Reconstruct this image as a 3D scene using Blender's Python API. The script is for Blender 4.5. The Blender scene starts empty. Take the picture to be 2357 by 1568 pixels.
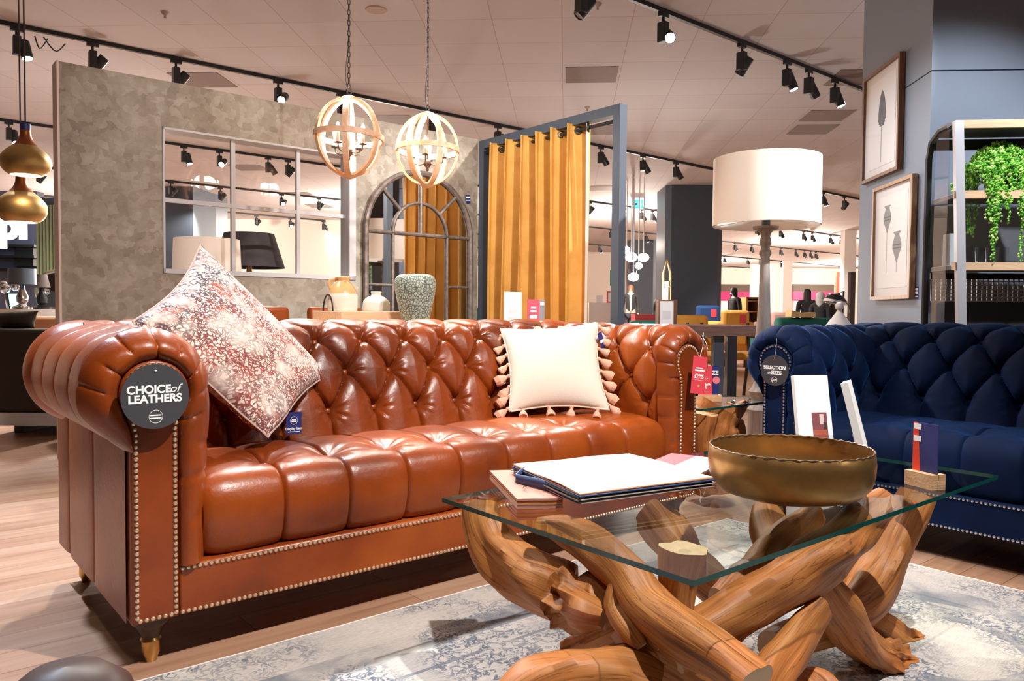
import bpy, bmesh, math, random
import numpy as np
from mathutils import Matrix, Vector, Euler, noise as mnoise
rnd = random.Random(7)
PI = math.pi
SC = bpy.context.scene
COL = SC.collection
# ------------------------------------------------------------------ camera model (2357 x 1568 frame)
FPX, CX, CY, CAMH = 1790.0, 1178.5, 784.0, 0.85
ROLL, PITCH = 0.008, math.radians(2.05)
_R = np.array([1.0, 0, 0]); _F = np.array([0, math.cos(PITCH), -math.sin(PITCH)]); _U = np.array([0, math.sin(PITCH), math.cos(PITCH)])
_C = np.array([0, 0, CAMH])
def ray(px, py):
    x = (px - CX) / FPX; y = -(py - CY) / FPX
    c, s = math.cos(ROLL), math.sin(ROLL)
    return _F + (x * c - y * s) * _R + (x * s + y * c) * _U
def atz(px, py, z=0.0):
    d = ray(px, py); return _C + d * (z - CAMH) / d[2]
def aty(px, py, y):
    d = ray(px, py); return _C + d * y / d[1]
def atp(px, py, p0, n):
    d = ray(px, py); return _C + d * np.dot(np.array(p0) - _C, n) / np.dot(d, n)
# sofa frame: u along the leather sofa, v towards the partition behind it
_A = math.radians(50.2)
UU = np.array([math.sin(_A), math.cos(_A), 0]); VV = np.array([-math.cos(_A), math.sin(_A), 0])
OO = np.array([-0.838, 1.82, 0])
RZ = math.radians(39.8)
def uv(u, v, z=0.0): return OO + u * UU + v * VV + np.array([0, 0, z])
def touv(p): d = np.array(p) - OO; return float(d @ UU), float(d @ VV), float(d[2])
def pu(px, py, u): return atp(px, py, OO + u * UU, UU)
def pv(px, py, v): return atp(px, py, OO + v * VV, VV)
_B = math.radians(3.9)
GG = np.array([math.sin(_B), math.cos(_B), 0]); GP = np.array([GG[1], -GG[0], 0]); GRZ = -_B
# ------------------------------------------------------------------ materials
def nmat(name):
    m = bpy.data.materials.new(name); m.use_nodes = True
    nt = m.node_tree; return m, nt, nt.nodes['Principled BSDF']
def mat(name, col, rough=0.5, metal=0.0, spec=None, coat=0, sheen=0, sheen_tint=None, emit=None, estr=0, trans=0, ior=None, alpha=None,
        noise=None, bump=None, sheen_rough=.3):
    """noise=(scale, colour2, contrast lo, hi[, stretch xyz]); bump=(scale, strength[, stretch])"""
    m, nt, b = nmat(name)
    b.inputs['Base Color'].default_value = (*col, 1); b.inputs['Roughness'].default_value = rough
    b.inputs['Metallic'].default_value = metal
    if spec is not None: b.inputs['Specular IOR Level'].default_value = spec
    if coat: b.inputs['Coat Weight'].default_value = coat; b.inputs['Coat Roughness'].default_value = .15
    if sheen:
        b.inputs['Sheen Weight'].default_value = sheen; b.inputs['Sheen Roughness'].default_value = sheen_rough
        if sheen_tint: b.inputs['Sheen Tint'].default_value = (*sheen_tint, 1)
    if emit: b.inputs['Emission Color'].default_value = (*emit, 1); b.inputs['Emission Strength'].default_value = estr
    if trans: b.inputs['Transmission Weight'].default_value = trans
    if ior: b.inputs['IOR'].default_value = ior
    if alpha is not None: b.inputs['Alpha'].default_value = alpha
    tc = None
    def coord(st):
        nonlocal tc
        tc = tc or nt.nodes.new('ShaderNodeTexCoord')
        mp = nt.nodes.new('ShaderNodeMapping'); mp.inputs['Scale'].default_value = st
        nt.links.new(tc.outputs['Object'], mp.inputs['Vector']); return mp.outputs['Vector']
    if noise:
        n = nt.nodes.new('ShaderNodeTexNoise'); n.inputs['Scale'].default_value = noise[0]; n.inputs['Detail'].default_value = 6
        nt.links.new(coord(noise[4] if len(noise) > 4 else (1, 1, 1)), n.inputs['Vector'])
        r = nt.nodes.new('ShaderNodeValToRGB'); r.color_ramp.elements[0].position = noise[2]; r.color_ramp.elements[1].position = noise[3]
        r.color_ramp.elements[0].color = (*col, 1); r.color_ramp.elements[1].color = (*noise[1], 1)
        nt.links.new(n.outputs['Fac'], r.inputs['Fac']); nt.links.new(r.outputs['Color'], b.inputs['Base Color'])
    if bump:
        n = nt.nodes.new('ShaderNodeTexNoise'); n.inputs['Scale'].default_value = bump[0]; n.inputs['Detail'].default_value = 4
        nt.links.new(coord(bump[2] if len(bump) > 2 else (1, 1, 1)), n.inputs['Vector'])
        bp = nt.nodes.new('ShaderNodeBump'); bp.inputs['Strength'].default_value = bump[1]; bp.inputs['Distance'].default_value = .01
        nt.links.new(n.outputs['Fac'], bp.inputs['Height']); nt.links.new(bp.outputs['Normal'], b.inputs['Normal'])
    return m
def N(nt, t, **kw):
    n = nt.nodes.new(t)
    for k, v in kw.items():
        if k in n.inputs: n.inputs[k].default_value = v
        else: setattr(n, k, v)
    return n
def ramp(nt, stops, interp='LINEAR'):
    r = nt.nodes.new('ShaderNodeValToRGB'); e = r.color_ramp.elements; r.color_ramp.interpolation = interp
    while len(e) < len(stops): e.new(0.5)
    for i, (p, c) in enumerate(stops): e[i].position = p; e[i].color = (*c, 1)
    return r
# ------------------------------------------------------------------ mesh builder
class MB:
    def __init__(s): s.v = []; s.f = []; s.M = None
    def _add(s, vs, fs):
        b = len(s.v)
        if s.M is not None: vs = [tuple(s.M @ Vector(v)) for v in vs]
        s.v.extend([tuple(map(float, v)) for v in vs]); s.f.extend([tuple(b + i for i in f) for f in fs]); return s
    def box(s, lo, hi, M=None):
        x0, y0, z0 = lo; x1, y1, z1 = hi
        vs = [(x0, y0, z0), (x1, y0, z0), (x1, y1, z0), (x0, y1, z0), (x0, y0, z1), (x1, y0, z1), (x1, y1, z1), (x0, y1, z1)]
        if M is not None: vs = [tuple(M @ Vector(v)) for v in vs]
        return s._add(vs, [(0, 3, 2, 1), (4, 5, 6, 7), (0, 1, 5, 4), (1, 2, 6, 5), (2, 3, 7, 6), (3, 0, 4, 7)])
    def grid(s, P, wu=False, wv=False):
        P = np.asarray(P); m, n = P.shape[:2]; fs = []
        for i in range(m if wu else m - 1):
            a = i * n; c = ((i + 1) % m) * n
            for j in range(n if wv else n - 1):
                k = (j + 1) % n
                fs.append((a + j, c + j, c + k, a + k))
        return s._add(P.reshape(-1, 3).tolist(), fs)
    def tube(s, pts, r, n=8, closed=False, cap=True, up=None):
        pts = [Vector(tuple(map(float, p))) for p in pts]; m = len(pts)
        rs = list(r) if hasattr(r, '__len__') else [r] * m
        rings = []; nrm = None
        for i, p in enumerate(pts):
            a = pts[(i - 1) % m] if (closed or i > 0) else p; b = pts[(i + 1) % m] if (closed or i < m - 1) else p
            t = (b - a).normalized()
            if nrm is None:
                nrm = Vector(up) if up else (Vector((0, 0, 1)) if abs(t.z) < .9 else Vector((1, 0, 0)))
            nrm = (nrm - t * nrm.dot(t))
            if nrm.length < 1e-6: nrm = t.orthogonal()
            nrm.normalize(); bn = t.cross(nrm)
            rings.append([tuple(p + (nrm * math.cos(2 * PI * k / n) + bn * math.sin(2 * PI * k / n)) * rs[i]) for k in range(n)])
        b0 = len(s.v); s.grid(np.array(rings), wu=closed, wv=True)
        if cap and not closed:
            s.f.append(tuple(b0 + k for k in range(n))); s.f.append(tuple(b0 + (m - 1) * n + n - 1 - k for k in range(n)))
        return s
    def lathe(s, prof, c=(0, 0, 0), n=32, M=None, a0=0, a1=2 * PI):
        full = abs(a1 - a0 - 2 * PI) < 1e-6; k = n if full else n + 1
        P = []
        for i in range(k):
            a = a0 + (a1 - a0) * i / n
            P.append([(c[0] + r * math.cos(a), c[1] + r * math.sin(a), c[2] + z) for r, z in prof])
        P = np.array(P)
        if M is not None: P = np.array([[tuple(M @ Vector(q)) for q in row] for row in P])
        return s.grid(P, wu=full)
    def ball(s, c, r, n=12, m=8):
        r = r if hasattr(r, '__len__') else (r, r, r)
        P = [[(c[0] + r[0] * math.sin(t) * math.cos(a), c[1] + r[1] * math.sin(t) * math.sin(a), c[2] + r[2] * math.cos(t))
              for t in [1e-3 + (PI - 2e-3) * j / m for j in range(m + 1)]] for a in [2 * PI * i / n for i in range(n)]]
        return s.grid(np.array(P), wu=True)
    def prism(s, poly, d0, d1, f=None):
        """poly: 2d points; f maps (a, b, d) to 3d"""
        f = f or (lambda a, b, d: (a, b, d)); n = len(poly)
        vs = [f(a, b, d0) for a, b in poly] + [f(a, b, d1) for a, b in poly]
        fs = [tuple(range(n))[::-1], tuple(range(n, 2 * n))] + [(i, (i + 1) % n, n + (i + 1) % n, n + i) for i in range(n)]
        return s._add(vs, fs)
    def build(s, name, m, parent=None, smooth=35, bevel=None, sub=0, loc=None, rz=None, kind=None, label=None):
        me = bpy.data.meshes.new(name); me.from_pydata(s.v, [], s.f); me.update()
        bm = bmesh.new(); bm.from_mesh(me)
        if len(s.v) < 40000: bmesh.ops.remove_doubles(bm, verts=bm.verts, dist=1e-6)
        bmesh.ops.recalc_face_normals(bm, faces=bm.faces); bm.to_mesh(me); bm.free()
        if smooth:
            me.shade_smooth(); me.set_sharp_from_angle(angle=math.radians(smooth))
        o = bpy.data.objects.new(name, me); COL.objects.link(o)
        if m: me.materials.append(m)
        if parent: o.parent = parent
        if bevel:
            b = o.modifiers.new('bevel', 'BEVEL'); b.width = bevel; b.segments = 2; b.limit_method = 'ANGLE'
            b.angle_limit = math.radians(40)
        if sub:
            b = o.modifiers.new('sub', 'SUBSURF'); b.levels = sub; b.render_levels = sub
        if loc is not None: o.location = tuple(map(float, loc))
        if rz is not None: o.rotation_euler = (0, 0, rz)
        if kind: o['kind'] = kind
        if label: o['label'] = label
        return o
def tag(o, label, cat, group=None, kind=None):
    o['label'] = label; o['category'] = cat
    if group: o['group'] = group
    if kind: o['kind'] = kind
    return o
def thing(name, label, cat, loc=(0, 0, 0), rz=0.0, group=None):
    o = bpy.data.objects.new(name, None); COL.objects.link(o); o.empty_display_size = .05
    o.location = tuple(map(float, loc)); o.rotation_euler = (0, 0, rz)
    return tag(o, label, cat, group)
def struct(o): o['kind'] = 'structure'; return o
def copy_tree(o, parent=None):
    c = o.copy(); COL.objects.link(c); c.parent = parent
    for ch in list(o.children): copy_tree(ch, c)
    return c
def text(name, body, size, m, parent, M, bold=.0, align='CENTER', shear=0, extrude=.0004, sx=1, spacing=1):
    cu = bpy.data.curves.new(name, 'FONT'); cu.body = body; cu.size = size; cu.offset = bold * size; cu.extrude = extrude
    cu.align_x = align; cu.align_y = 'CENTER'; cu.shear = shear; cu.materials.append(m); cu.space_character = spacing
    t_ = bpy.data.objects.new(name, cu); COL.objects.link(t_); bpy.context.view_layer.update()
    me = bpy.data.meshes.new_from_object(t_.evaluated_get(bpy.context.evaluated_depsgraph_get())); bpy.data.objects.remove(t_)
    o = bpy.data.objects.new(name, me); COL.objects.link(o); o.parent = parent
    o.matrix_local = M @ Matrix.Diagonal((sx, 1, 1, 1)); return o
def frame(o, x, y):
    """4x4 with local x, y axes (orthonormalised) at o"""
    x = Vector(tuple(map(float, x))).normalized(); y = Vector(tuple(map(float, y))); y = (y - x * y.dot(x)).normalized(); z = x.cross(y)
    M = Matrix.Identity(4)
    for i in range(3): M[i][0] = x[i]; M[i][1] = y[i]; M[i][2] = z[i]; M[i][3] = float(o[i])
    return M
def spline_par(pts, n):
    """Catmull-Rom at even parameter steps (control points stay matched between two curves)"""
    P = np.array(pts, float); m = len(P); out = []
    for q in np.linspace(0, m - 1, n):
        i = min(int(q), m - 2); t = q - i; a, b, c, d = P[max(i - 1, 0)], P[i], P[i + 1], P[min(i + 2, m - 1)]
        out.append(.5 * (2 * b + (c - a) * t + (2 * a - 5 * b + 4 * c - d) * t * t + (3 * b - 3 * c + d - a) * t ** 3))
    out = np.array(out); return out, np.concatenate([[0], np.cumsum(np.linalg.norm(np.diff(out, axis=0), axis=1))])
def spline(pts, n, closed=False):
    """Catmull-Rom through pts, n samples evenly spaced by length"""
    P = np.array(pts, float); m = len(P)
    idx = (lambda i: P[i % m]) if closed else (lambda i: P[min(max(i, 0), m - 1)])
    out = []
    for i in range(m if closed else m - 1):
        a, b, c, d = idx(i - 1), idx(i), idx(i + 1), idx(i + 2)
        for t in np.linspace(0, 1, 16, endpoint=False):
            out.append(.5 * (2 * b + (c - a) * t + (2 * a - 5 * b + 4 * c - d) * t * t + (3 * b - 3 * c + d - a) * t ** 3))
    if not closed: out.append(P[-1])
    out = np.array(out)
    L = np.concatenate([[0], np.cumsum(np.linalg.norm(np.diff(out, axis=0), axis=1))])
    q = np.linspace(0, L[-1], n)
    return np.stack([np.interp(q, L, out[:, k]) for k in range(out.shape[1])], 1), q
# ------------------------------------------------------------------ tufted upholstery
def seg_dist(S, T, segs):
    """distance of every (S, T) to the nearest segment"""
    d = np.full(S.shape, 1e3)
    for (a, b), (c, e) in segs:
        vx, vy = c - a, e - b; L2 = vx * vx + vy * vy + 1e-12
        k = np.clip(((S - a) * vx + (T - b) * vy) / L2, 0, 1)
        d = np.minimum(d, np.hypot(S - a - k * vx, T - b - k * vy))
    return d
def normals(P):
    du = np.gradient(P, axis=0); dv = np.gradient(P, axis=1)
    n = np.cross(du, dv); return n / (np.linalg.norm(n, axis=2, keepdims=True) + 1e-9)
def tuft(P, S, T, buttons, creases, puff=.03, lam=.035, bd=.02, br=.03, fold=.006, fw=.004, wr=.004, sign=1, seed=0):
    n = normals(P) * sign
    d = seg_dist(S, T, creases)
    h = puff * (1 - np.exp(-d / lam)) - fold * np.exp(-(d / fw) ** 2)
    for i, (a, b) in enumerate(buttons):
        r = np.hypot(S - a, T - b); th = np.arctan2(T - b, S - a)
        ph = (i * 2.399 + seed)
        h = h - bd * np.exp(-(r / br) ** 2) + wr * np.exp(-((r - br * 1.1) / (br * .75)) ** 2) * (np.sin(9 * th + ph) * .6 + np.sin(14 * th + 2 * ph) * .4)
    return P + n * h[..., None], n, h
def sample(P, S, T, s, t):
    i = np.argmin((S - s) ** 2 + (T - t) ** 2); return P.reshape(-1, 3)[i]
def nails_along(mb, pts, step, r, axis=(0, -1, 0)):
    pts = np.array(pts, float); L = np.concatenate([[0], np.cumsum(np.linalg.norm(np.diff(pts, axis=0), axis=1))])
    n = max(2, int(L[-1] / step)); ax = Vector(axis); rot = ax.to_track_quat('Z', 'Y').to_matrix().to_4x4()
    for q in np.linspace(0, L[-1], n):
        c = Vector([np.interp(q, L, pts[:, k]) for k in range(3)])
        mb.lathe([(r * 1.0, -r * .1), (r * .95, r * .25), (r * .6, r * .6), (1e-4, r * .72)], n=7, M=Matrix.Translation(c) @ rot)
def make_sofa(name, label, M, Ml, Mnail, Mbutton, Mleg, Mbrass, L, seat_n, wr=1.0, res=1.0):
    """Chesterfield. x along the front from the left stile (0) to the right stile (L), y back, z up."""
    root = thing(name, label, 'sofa')
    sp = .178
    # ---- back
    prof = [(.455, .36), (.485, .43), (.505, .50), (.525, .57), (.553, .64), (.585, .71), (.63, .772), (.70, .806), (.775, .806), (.845, .768),
            (.885, .70), (.885, .63), (.862, .575), (.825, .545)]
    nx, ntt = int(L / (.0044 / res)), int(170 * res)
    pr, tt = spline(prof, ntt)
    tz = lambda z: float(np.interp(z, pr[:np.argmax(pr[:, 1]), 1], tt[:np.argmax(pr[:, 1])]))
    X = np.linspace(-.01, L + .01, nx)
    P = np.zeros((nx, ntt, 3)); P[..., 0] = X[:, None]; P[..., 1] = pr[None, :, 0]; P[..., 2] = pr[None, :, 1]
    S = np.repeat(X[:, None], ntt, 1); T = np.repeat(tt[None], nx, 0)
    t0, t1, t2 = tz(.51), tz(.645), tz(.758); t3 = t2 + .125
    x0 = .708 - 4 * sp
    xa = [x0 + sp * k for k in range(-1, 14) if -.05 < x0 + sp * k < L + .05]; xb = [x + sp / 2 for x in xa]
    cr = []; inside = lambda x: .13 < x < L - .13
    for x in xa:
        cr += [((x, -.1), (x, t0)), ((x, t0), (x + sp / 2, t1)), ((x, t0), (x - sp / 2, t1)), ((x + sp / 2, t1), (x, t2)), ((x - sp / 2, t1), (x, t2)),
               ((x, t2), (x + sp / 2, t3)), ((x, t2), (x - sp / 2, t3)), ((x + sp / 2, t3), (x + sp / 2, tt[-1] + .1))]
    bt = [(x, t0) for x in xa] + [(x, t1) for x in xb] + [(x, t2) for x in xa]
    n0 = normals(P); s_ = -1 if n0[nx // 2, ntt // 4, 1] > 0 else 1
    Q, n, h = tuft(P, S, T, bt, cr, puff=.026, lam=.03, bd=.026, br=.028, fold=.011, fw=.0045, wr=.0045 * wr, sign=s_)
    calm = (1 - .5 * np.clip((T - t2 - .03) / .05, 0, 1)) * np.clip(np.minimum(S + .01, L + .01 - S) / .08, 0, 1); Q = P + n * (h * calm)[..., None]
    back = MB().grid(Q).build('backrest', M, root, smooth=60)
    but = MB().ball((0, 0, 0), (.0115, .0115, .008), 12, 7).build('button', Mbutton, back)
    cnt = [0]
    def add_button(p, nn, par):
        o = but
        if cnt[0]: o = but.copy(); COL.objects.link(o)
        cnt[0] += 1; o.parent = par
        o.location = tuple(map(float, np.array(p) + np.array(nn) * .006)); o.rotation_euler = Vector(tuple(map(float, nn))).to_track_quat('Z', 'Y').to_euler()
    for (a, b) in bt:
        if inside(a):
            i = np.argmin((S - a) ** 2 + (T - b) ** 2); add_button(Q.reshape(-1, 3)[i], n.reshape(-1, 3)[i], back)
    # ---- arms
    aprof = [(.098, .36), (.112, .44), (.12, .52), (.125, .60), (.122, .67), (.10, .735), (.05, .782), (-.01, .795), (-.075, .78), (-.127, .735),
             (-.146, .66), (-.133, .60), (-.10, .56), (-.055, .53)]
    nt2, ny = int(110 * res), int(.76 / (.0045 / res))
    ap, at_ = spline(aprof, nt2); top = int(np.argmax(ap[:, 1]))
    tza = lambda z: float(np.interp(z, ap[:top, 1], at_[:top]))
    Y = np.linspace(.028, .78, ny)
    a0_, a1_, a2_ = tza(.50), tza(.60), tza(.72); a3_ = at_[top] + .01
    ya = [.10 + sp * k for k in range(-1, 5)]; yb = [y + sp / 2 for y in ya]
    acr = []
    for y in ya:
        acr += [((y, -.1), (y, a0_)), ((y, a0_), (y + sp / 2, a1_)), ((y, a0_), (y - sp / 2, a1_)), ((y + sp / 2, a1_), (y, a2_)), ((y - sp / 2, a1_), (y, a2_)),
                ((y, a2_), (y + sp / 2, a3_)), ((y, a2_), (y - sp / 2, a3_)), ((y + sp / 2, a3_), (y + sp / 2, at_[-1] + .1))]
    abt = [(y, a1_) for y in yb if .1 < y < .5] + [(y, a2_) for y in ya if .05 < y < .6] + [(y, a0_) for y in ya if .05 < y < .45]
    for side in (0, 1):
        sg = 1 if side == 0 else -1; xc = 0 if side == 0 else L
        P = np.zeros((ny, nt2, 3)); P[..., 0] = xc + sg * ap[None, :, 0]; P[..., 1] = Y[:, None]; P[..., 2] = ap[None, :, 1]
        S = np.repeat(Y[:, None], nt2, 1); T = np.repeat(at_[None], ny, 0)
        n0 = normals(P); s_ = 1 if n0[ny // 2, top, 2] > 0 else -1
        fade = np.clip((S - .028) / .05, 0, 1) * (1 - .72 * np.clip((T - a3_ + .02) / .04, 0, 1)) * np.clip((.78 - S) / .06, 0, 1)
        Q, n, h = tuft(P, S, T, abt, acr, puff=.018, lam=.024, bd=.019, br=.026, fold=.009, fw=.0042, wr=.003 * wr, sign=s_)
        Q = P + n * (h * fade)[..., None]
        arm = MB().grid(Q).build('arm', M, root, smooth=60)
        for (a, b) in abt:
            i = np.argmin((S - a) ** 2 + (T - b) ** 2)
            add_button(Q.reshape(-1, 3)[i], n.reshape(-1, 3)[i], arm)
        MB().ball((xc - sg * .005, .772, .66), (.156, .140, .157), 40, 24).build('arm_corner', M, arm)
        # front ruched ring
        ci = [(.05 , .235), (.05, .36), (.05, .48), (.052, .585)] + [(-.003 + .077 * math.cos(a), .655 + .077 * math.sin(a)) for a in np.linspace(-.35, PI + .5, 11)] + [(-.053, .57), (-.052, .53)]
        co = [(.121, .235), (.124, .36), (.131, .48), (.137, .585)] + [(-.01 + .148 * math.cos(a), .66 + .148 * math.sin(a)) for a in np.linspace(-.12, PI + .35, 11)] + [(-.098, .553), (-.055, .515)]
        m_, w_ = 220, 22
        I, ti = spline_par(ci, m_); O, to = spline_par(co, m_)
        # matched by control index rather than length
        W = np.linspace(0, 1, w_); P = np.zeros((m_, w_, 3))
        P[..., 0] = I[:, None, 0] * (1 - W) + O[:, None, 0] * W; P[..., 2] = I[:, None, 1] * (1 - W) + O[:, None, 1] * W
        P[..., 1] = -.0 * (1 - W) + .034 * W - .036 * np.sin(PI * W ** .9) ** .75
        S = np.repeat(to[:, None], w_, 1); T = np.repeat(W[None] * .08, m_, 0)
        pl_ = [.115, .215, .295, .36, .43, .50, .575, .65, .725, .80, .875]
        rr = random.Random(3 + side)
        pcr = [((q + rr.uniform(-.006, .006), .004 if k % 2 else .034), (q + rr.uniform(-.008, .008), .078 if k % 3 else .05)) for k, q in enumerate(pl_)]
        nn = normals(P); s_ = -1 if nn[m_ // 3, w_ // 2, 1] > 0 else 1
        d = seg_dist(S, T, pcr); hh = -.0045 * np.exp(-d / .011) - .0025 * np.exp(-(d / .0028) ** 2)
        P = P + nn * s_ * hh[..., None]
        P[..., 0] = xc + sg * P[..., 0]
        MB().grid(P).build('arm_front', M, arm, smooth=60)
        # stile with its nails
        out = [(-.056, .115), (.049, .115), (.049, .585)] + [(-.002 + .0775 * math.cos(a), .655 + .0775 * math.sin(a)) for a in np.linspace(-.62, PI + .62, 22)] + [(-.056, .575)]
        stile = MB().prism(out, -.012, .05, f=lambda a, b, d_: (xc + sg * a, d_, b)).build('stile', M, root, bevel=.006)
        ins = [(-.045, .56), (-.045, .124), (.041, .124), (.041, .57)] + [(-.002 + .0675 * math.cos(a), .655 + .0675 * math.sin(a)) for a in np.linspace(-.66, PI + .66, 22)]
        nb = MB(); nails_along(nb, [(xc + sg * a, -.0125, b) for a, b in ins + [ins[0]]], .0136, .0058)
        nb.build('nail_trim', Mnail, stile)
        # outer panel with vertical seams
        gy, gz = np.linspace(.02, .83, 150), np.linspace(.115, .56, 30)
        P = np.zeros((150, 30, 3)); P[..., 1] = gy[:, None]; P[..., 2] = gz[None]
        S = P[..., 1]; T = P[..., 2]
        d = seg_dist(S, T, [((y, 0), (y, 1)) for y in (.365, .69)])
        P[..., 0] = xc - sg * (.0555 + .006 * (1 - np.exp(-d / .02)) - .004 * np.exp(-(d / .003) ** 2))
        MB().grid(P).build('side_panel', Ml, root, smooth=60)
    # ---- seat
    sprof = [(.05, .232), (.016, .25), (-.002, .30), (-.006, .35), (.004, .395), (.036, .428), (.10, .442), (.2, .446), (.32, .443), (.44, .432), (.53, .41)]
    xs = np.linspace(.113, L - .113, int((L - .226) / (.0042 / res))); ms = int(130 * res)
    sp_, ts = spline(sprof, ms)
    P = np.zeros((len(xs), ms, 3)); P[..., 0] = xs[:, None]; P[..., 1] = sp_[None, :, 0]; P[..., 2] = sp_[None, :, 1]
    S = np.repeat(xs[:, None], ms, 1); T = np.repeat(ts[None], len(xs), 0)
    k0 = int(np.argmin(abs(sp_[:, 0] - .135) + (sp_[:, 1] < .4))); tb = float(ts[k0])
    w = (L - .26) / (seat_n + .15); px = [.13 + w * (k + 1) for k in range(seat_n)]
    px = [x for x in px if x < L - .17]
    k1 = float(ts[int(np.argmin(abs(sp_[:, 0] - .34) + (sp_[:, 1] < .4)))])
    cr = []
    for x in px: cr += [((x, -.1), (x, tb)), ((x, tb), (x, tb + .09)), ((x, tb + .09), (x + .01, ts[-1] + .1))]
    for sgn in (1, -1):
        Q, n, h = tuft(P, S, T, [(x, tb) for x in px], cr, puff=.008, lam=.03, bd=.020, br=.05, wr=.0018 * wr, fold=.008, fw=.004, sign=sgn)
        if n[len(xs) // 2, ms * 3 // 4, 2] > 0: break
    e = np.minimum(S - .113, L - .113 - S)
    Q = Q - n * (.022 * np.exp(-e / .02))[..., None]
    # soft diagonal drape behind the button row
    seat = MB().grid(Q).build('seat', M, root, smooth=60)
    for x in px:
        i = np.argmin((S - x) ** 2 + (T - tb) ** 2); add_button(Q.reshape(-1, 3)[i], n.reshape(-1, 3)[i], seat)
    # ---- rail and carcass
    rail = MB().box((.049, -.006, .113), (L - .049, .06, .236)).build('front_rail', M, root, bevel=.008)
    for z in (.122, .2275):
        nb = MB(); nails_along(nb, [(.058, -.0065, z), (L - .058, -.0065, z)], .0136, .0058); nb.build('nail_trim', Mnail, rail)
    cc = MB().box((-.05, .045, .116), (L + .05, .826, .30))
    for xc in (0, L): cc.box((xc - .054, .022, .116), (xc + .054, .80, .55))
    cc.build('carcass', Ml, root)
    MB().box((-.053, .81, .116), (L + .053, .83, .56)).build('back_panel', Ml, root)
    for lx, ly in ((0, .05), (L, .05), (0, .76), (L, .76)):
        lg = MB().lathe([(1e-4, .118), (.046, .118), (.047, .104), (.043, .096), (.034, .088), (.028, .078), (.022, .066), (.02, .058), (1e-4, .058)], (lx, ly, 0), 20).build('leg', Mleg, root)
        MB().lathe([(1e-4, .06), (.021, .06), (.024, .054), (.021, .05), (.021, .022), (.016, .012), (.013, .0), (1e-4, .0)], (lx, ly, 0), 18).build('ferrule', Mbrass, lg, label='brass ferrule at the foot')
    return root
def pillow(corners, thick, n=44, seed=1, wrk=.004, pinch=.0, soft=None):
    """cushion over four corners (top, right, bottom, left order); returns front, back grids"""
    A, B, Cc, D = [np.array(c, float) for c in corners]
    a = np.linspace(0, 1, n); U_, V_ = np.meshgrid(a, a, indexing='ij')
    nrm = np.cross(B - A, D - A); nrm /= np.linalg.norm(nrm)
    # edges pull inwards between the corners
    ci = .055
    Us = U_ + ci * (0.5 - U_) * 2 * np.sin(PI * V_) * abs(2 * U_ - 1) ** 1.5; Vs = V_ + ci * (0.5 - V_) * 2 * np.sin(PI * U_) * abs(2 * V_ - 1) ** 1.5
    P = (A[None, None] * ((1 - Us) * (1 - Vs))[..., None] + B * (Us * (1 - Vs))[..., None] + Cc * (Us * Vs)[..., None] + D * ((1 - Us) * Vs)[..., None])
    if soft:
        cx_, cy_, k_ = soft; g_ = k_ * np.exp(-(((U_ - cx_) ** 2 + (V_ - cy_) ** 2) / .035)); mid = (A + B + Cc + D) / 4; P = P + (mid - P) * g_[..., None]
    f = (4 * U_ * (1 - U_)) ** .55 * (4 * V_ * (1 - V_)) ** .55
    r = np.random.RandomState(seed)
    wv = sum(np.sin(2 * PI * (U_ * r.uniform(-3, 3) + V_ * r.uniform(-3, 3)) + r.uniform(0, 6)) for _ in range(6)) * wrk * f ** .5
    return P + nrm * (thick * f * .5 + wv)[..., None], P - nrm * (thick * f * .5)[..., None], nrm
def pillow_mesh(name, corners, thick, m, parent=None, **kw):
    a, b, nrm = pillow(corners, thick, **kw)
    return MB().grid(a).grid(b[::-1]).build(name, m, parent, smooth=80), nrm
# ------------------------------------------------------------------ shared materials
def leather_mat():
    m, nt, b = nmat('brown_leather')
    tc = N(nt, 'ShaderNodeTexCoord')
    n1 = N(nt, 'ShaderNodeTexNoise', Scale=2.6, Detail=5.0); nt.links.new(tc.outputs['Object'], n1.inputs['Vector'])
    r = ramp(nt, [(.28, (.085, .014, .003)), (.5, (.235, .041, .0045)), (.74, (.38, .082, .009))]); nt.links.new(n1.outputs['Fac'], r.inputs['Fac'])
    nt.links.new(r.outputs['Color'], b.inputs['Base Color'])
    n2 = N(nt, 'ShaderNodeTexNoise', Scale=90.0, Detail=4.0); nt.links.new(tc.outputs['Object'], n2.inputs['Vector'])
    n3 = N(nt, 'ShaderNodeTexNoise', Scale=18.0, Detail=6.0); nt.links.new(tc.outputs['Object'], n3.inputs['Vector'])
    ad = N(nt, 'ShaderNodeMath', operation='ADD'); nt.links.new(n2.outputs['Fac'], ad.inputs[0]); nt.links.new(n3.outputs['Fac'], ad.inputs[1])
    bp = N(nt, 'ShaderNodeBump', Strength=.12, Distance=.006); nt.links.new(ad.outputs[0], bp.inputs['Height']); nt.links.new(bp.outputs['Normal'], b.inputs['Normal'])
    b.inputs['Roughness'].default_value = .34; b.inputs['Specular IOR Level'].default_value = .38
    b.inputs['Coat Weight'].default_value = .06; b.inputs['Coat Roughness'].default_value = .25
    return m
def wood_mat(name, c1, c2, scale=3, stretch=(1, 12, 12), rough=.45, bump=.15):
    return mat(name, c1, rough, noise=(scale, c2, .35, .7, stretch), bump=(scale * 3, bump, stretch))
LEATHER = leather_mat()
VELVET = mat('blue_velvet', (.0009, .0055, .027), .75, spec=.12, sheen=.34, sheen_tint=(.03, .2, .75), noise=(5, (.002, .011, .05), .35, .7), sheen_rough=.35)
BRASS = mat('brass', (.62, .38, .14), .32, 1.0)
NAIL = mat('antique_brass_nails', (.80, .60, .42), .36, .85)
STEELNAIL = mat('steel_nails', (.7, .72, .75), .25, 1.0)
DARKWOOD = mat('dark_wood', (.05, .022, .012), .4)
BLACK = mat('black_metal', (.012, .012, .013), .45)
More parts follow.
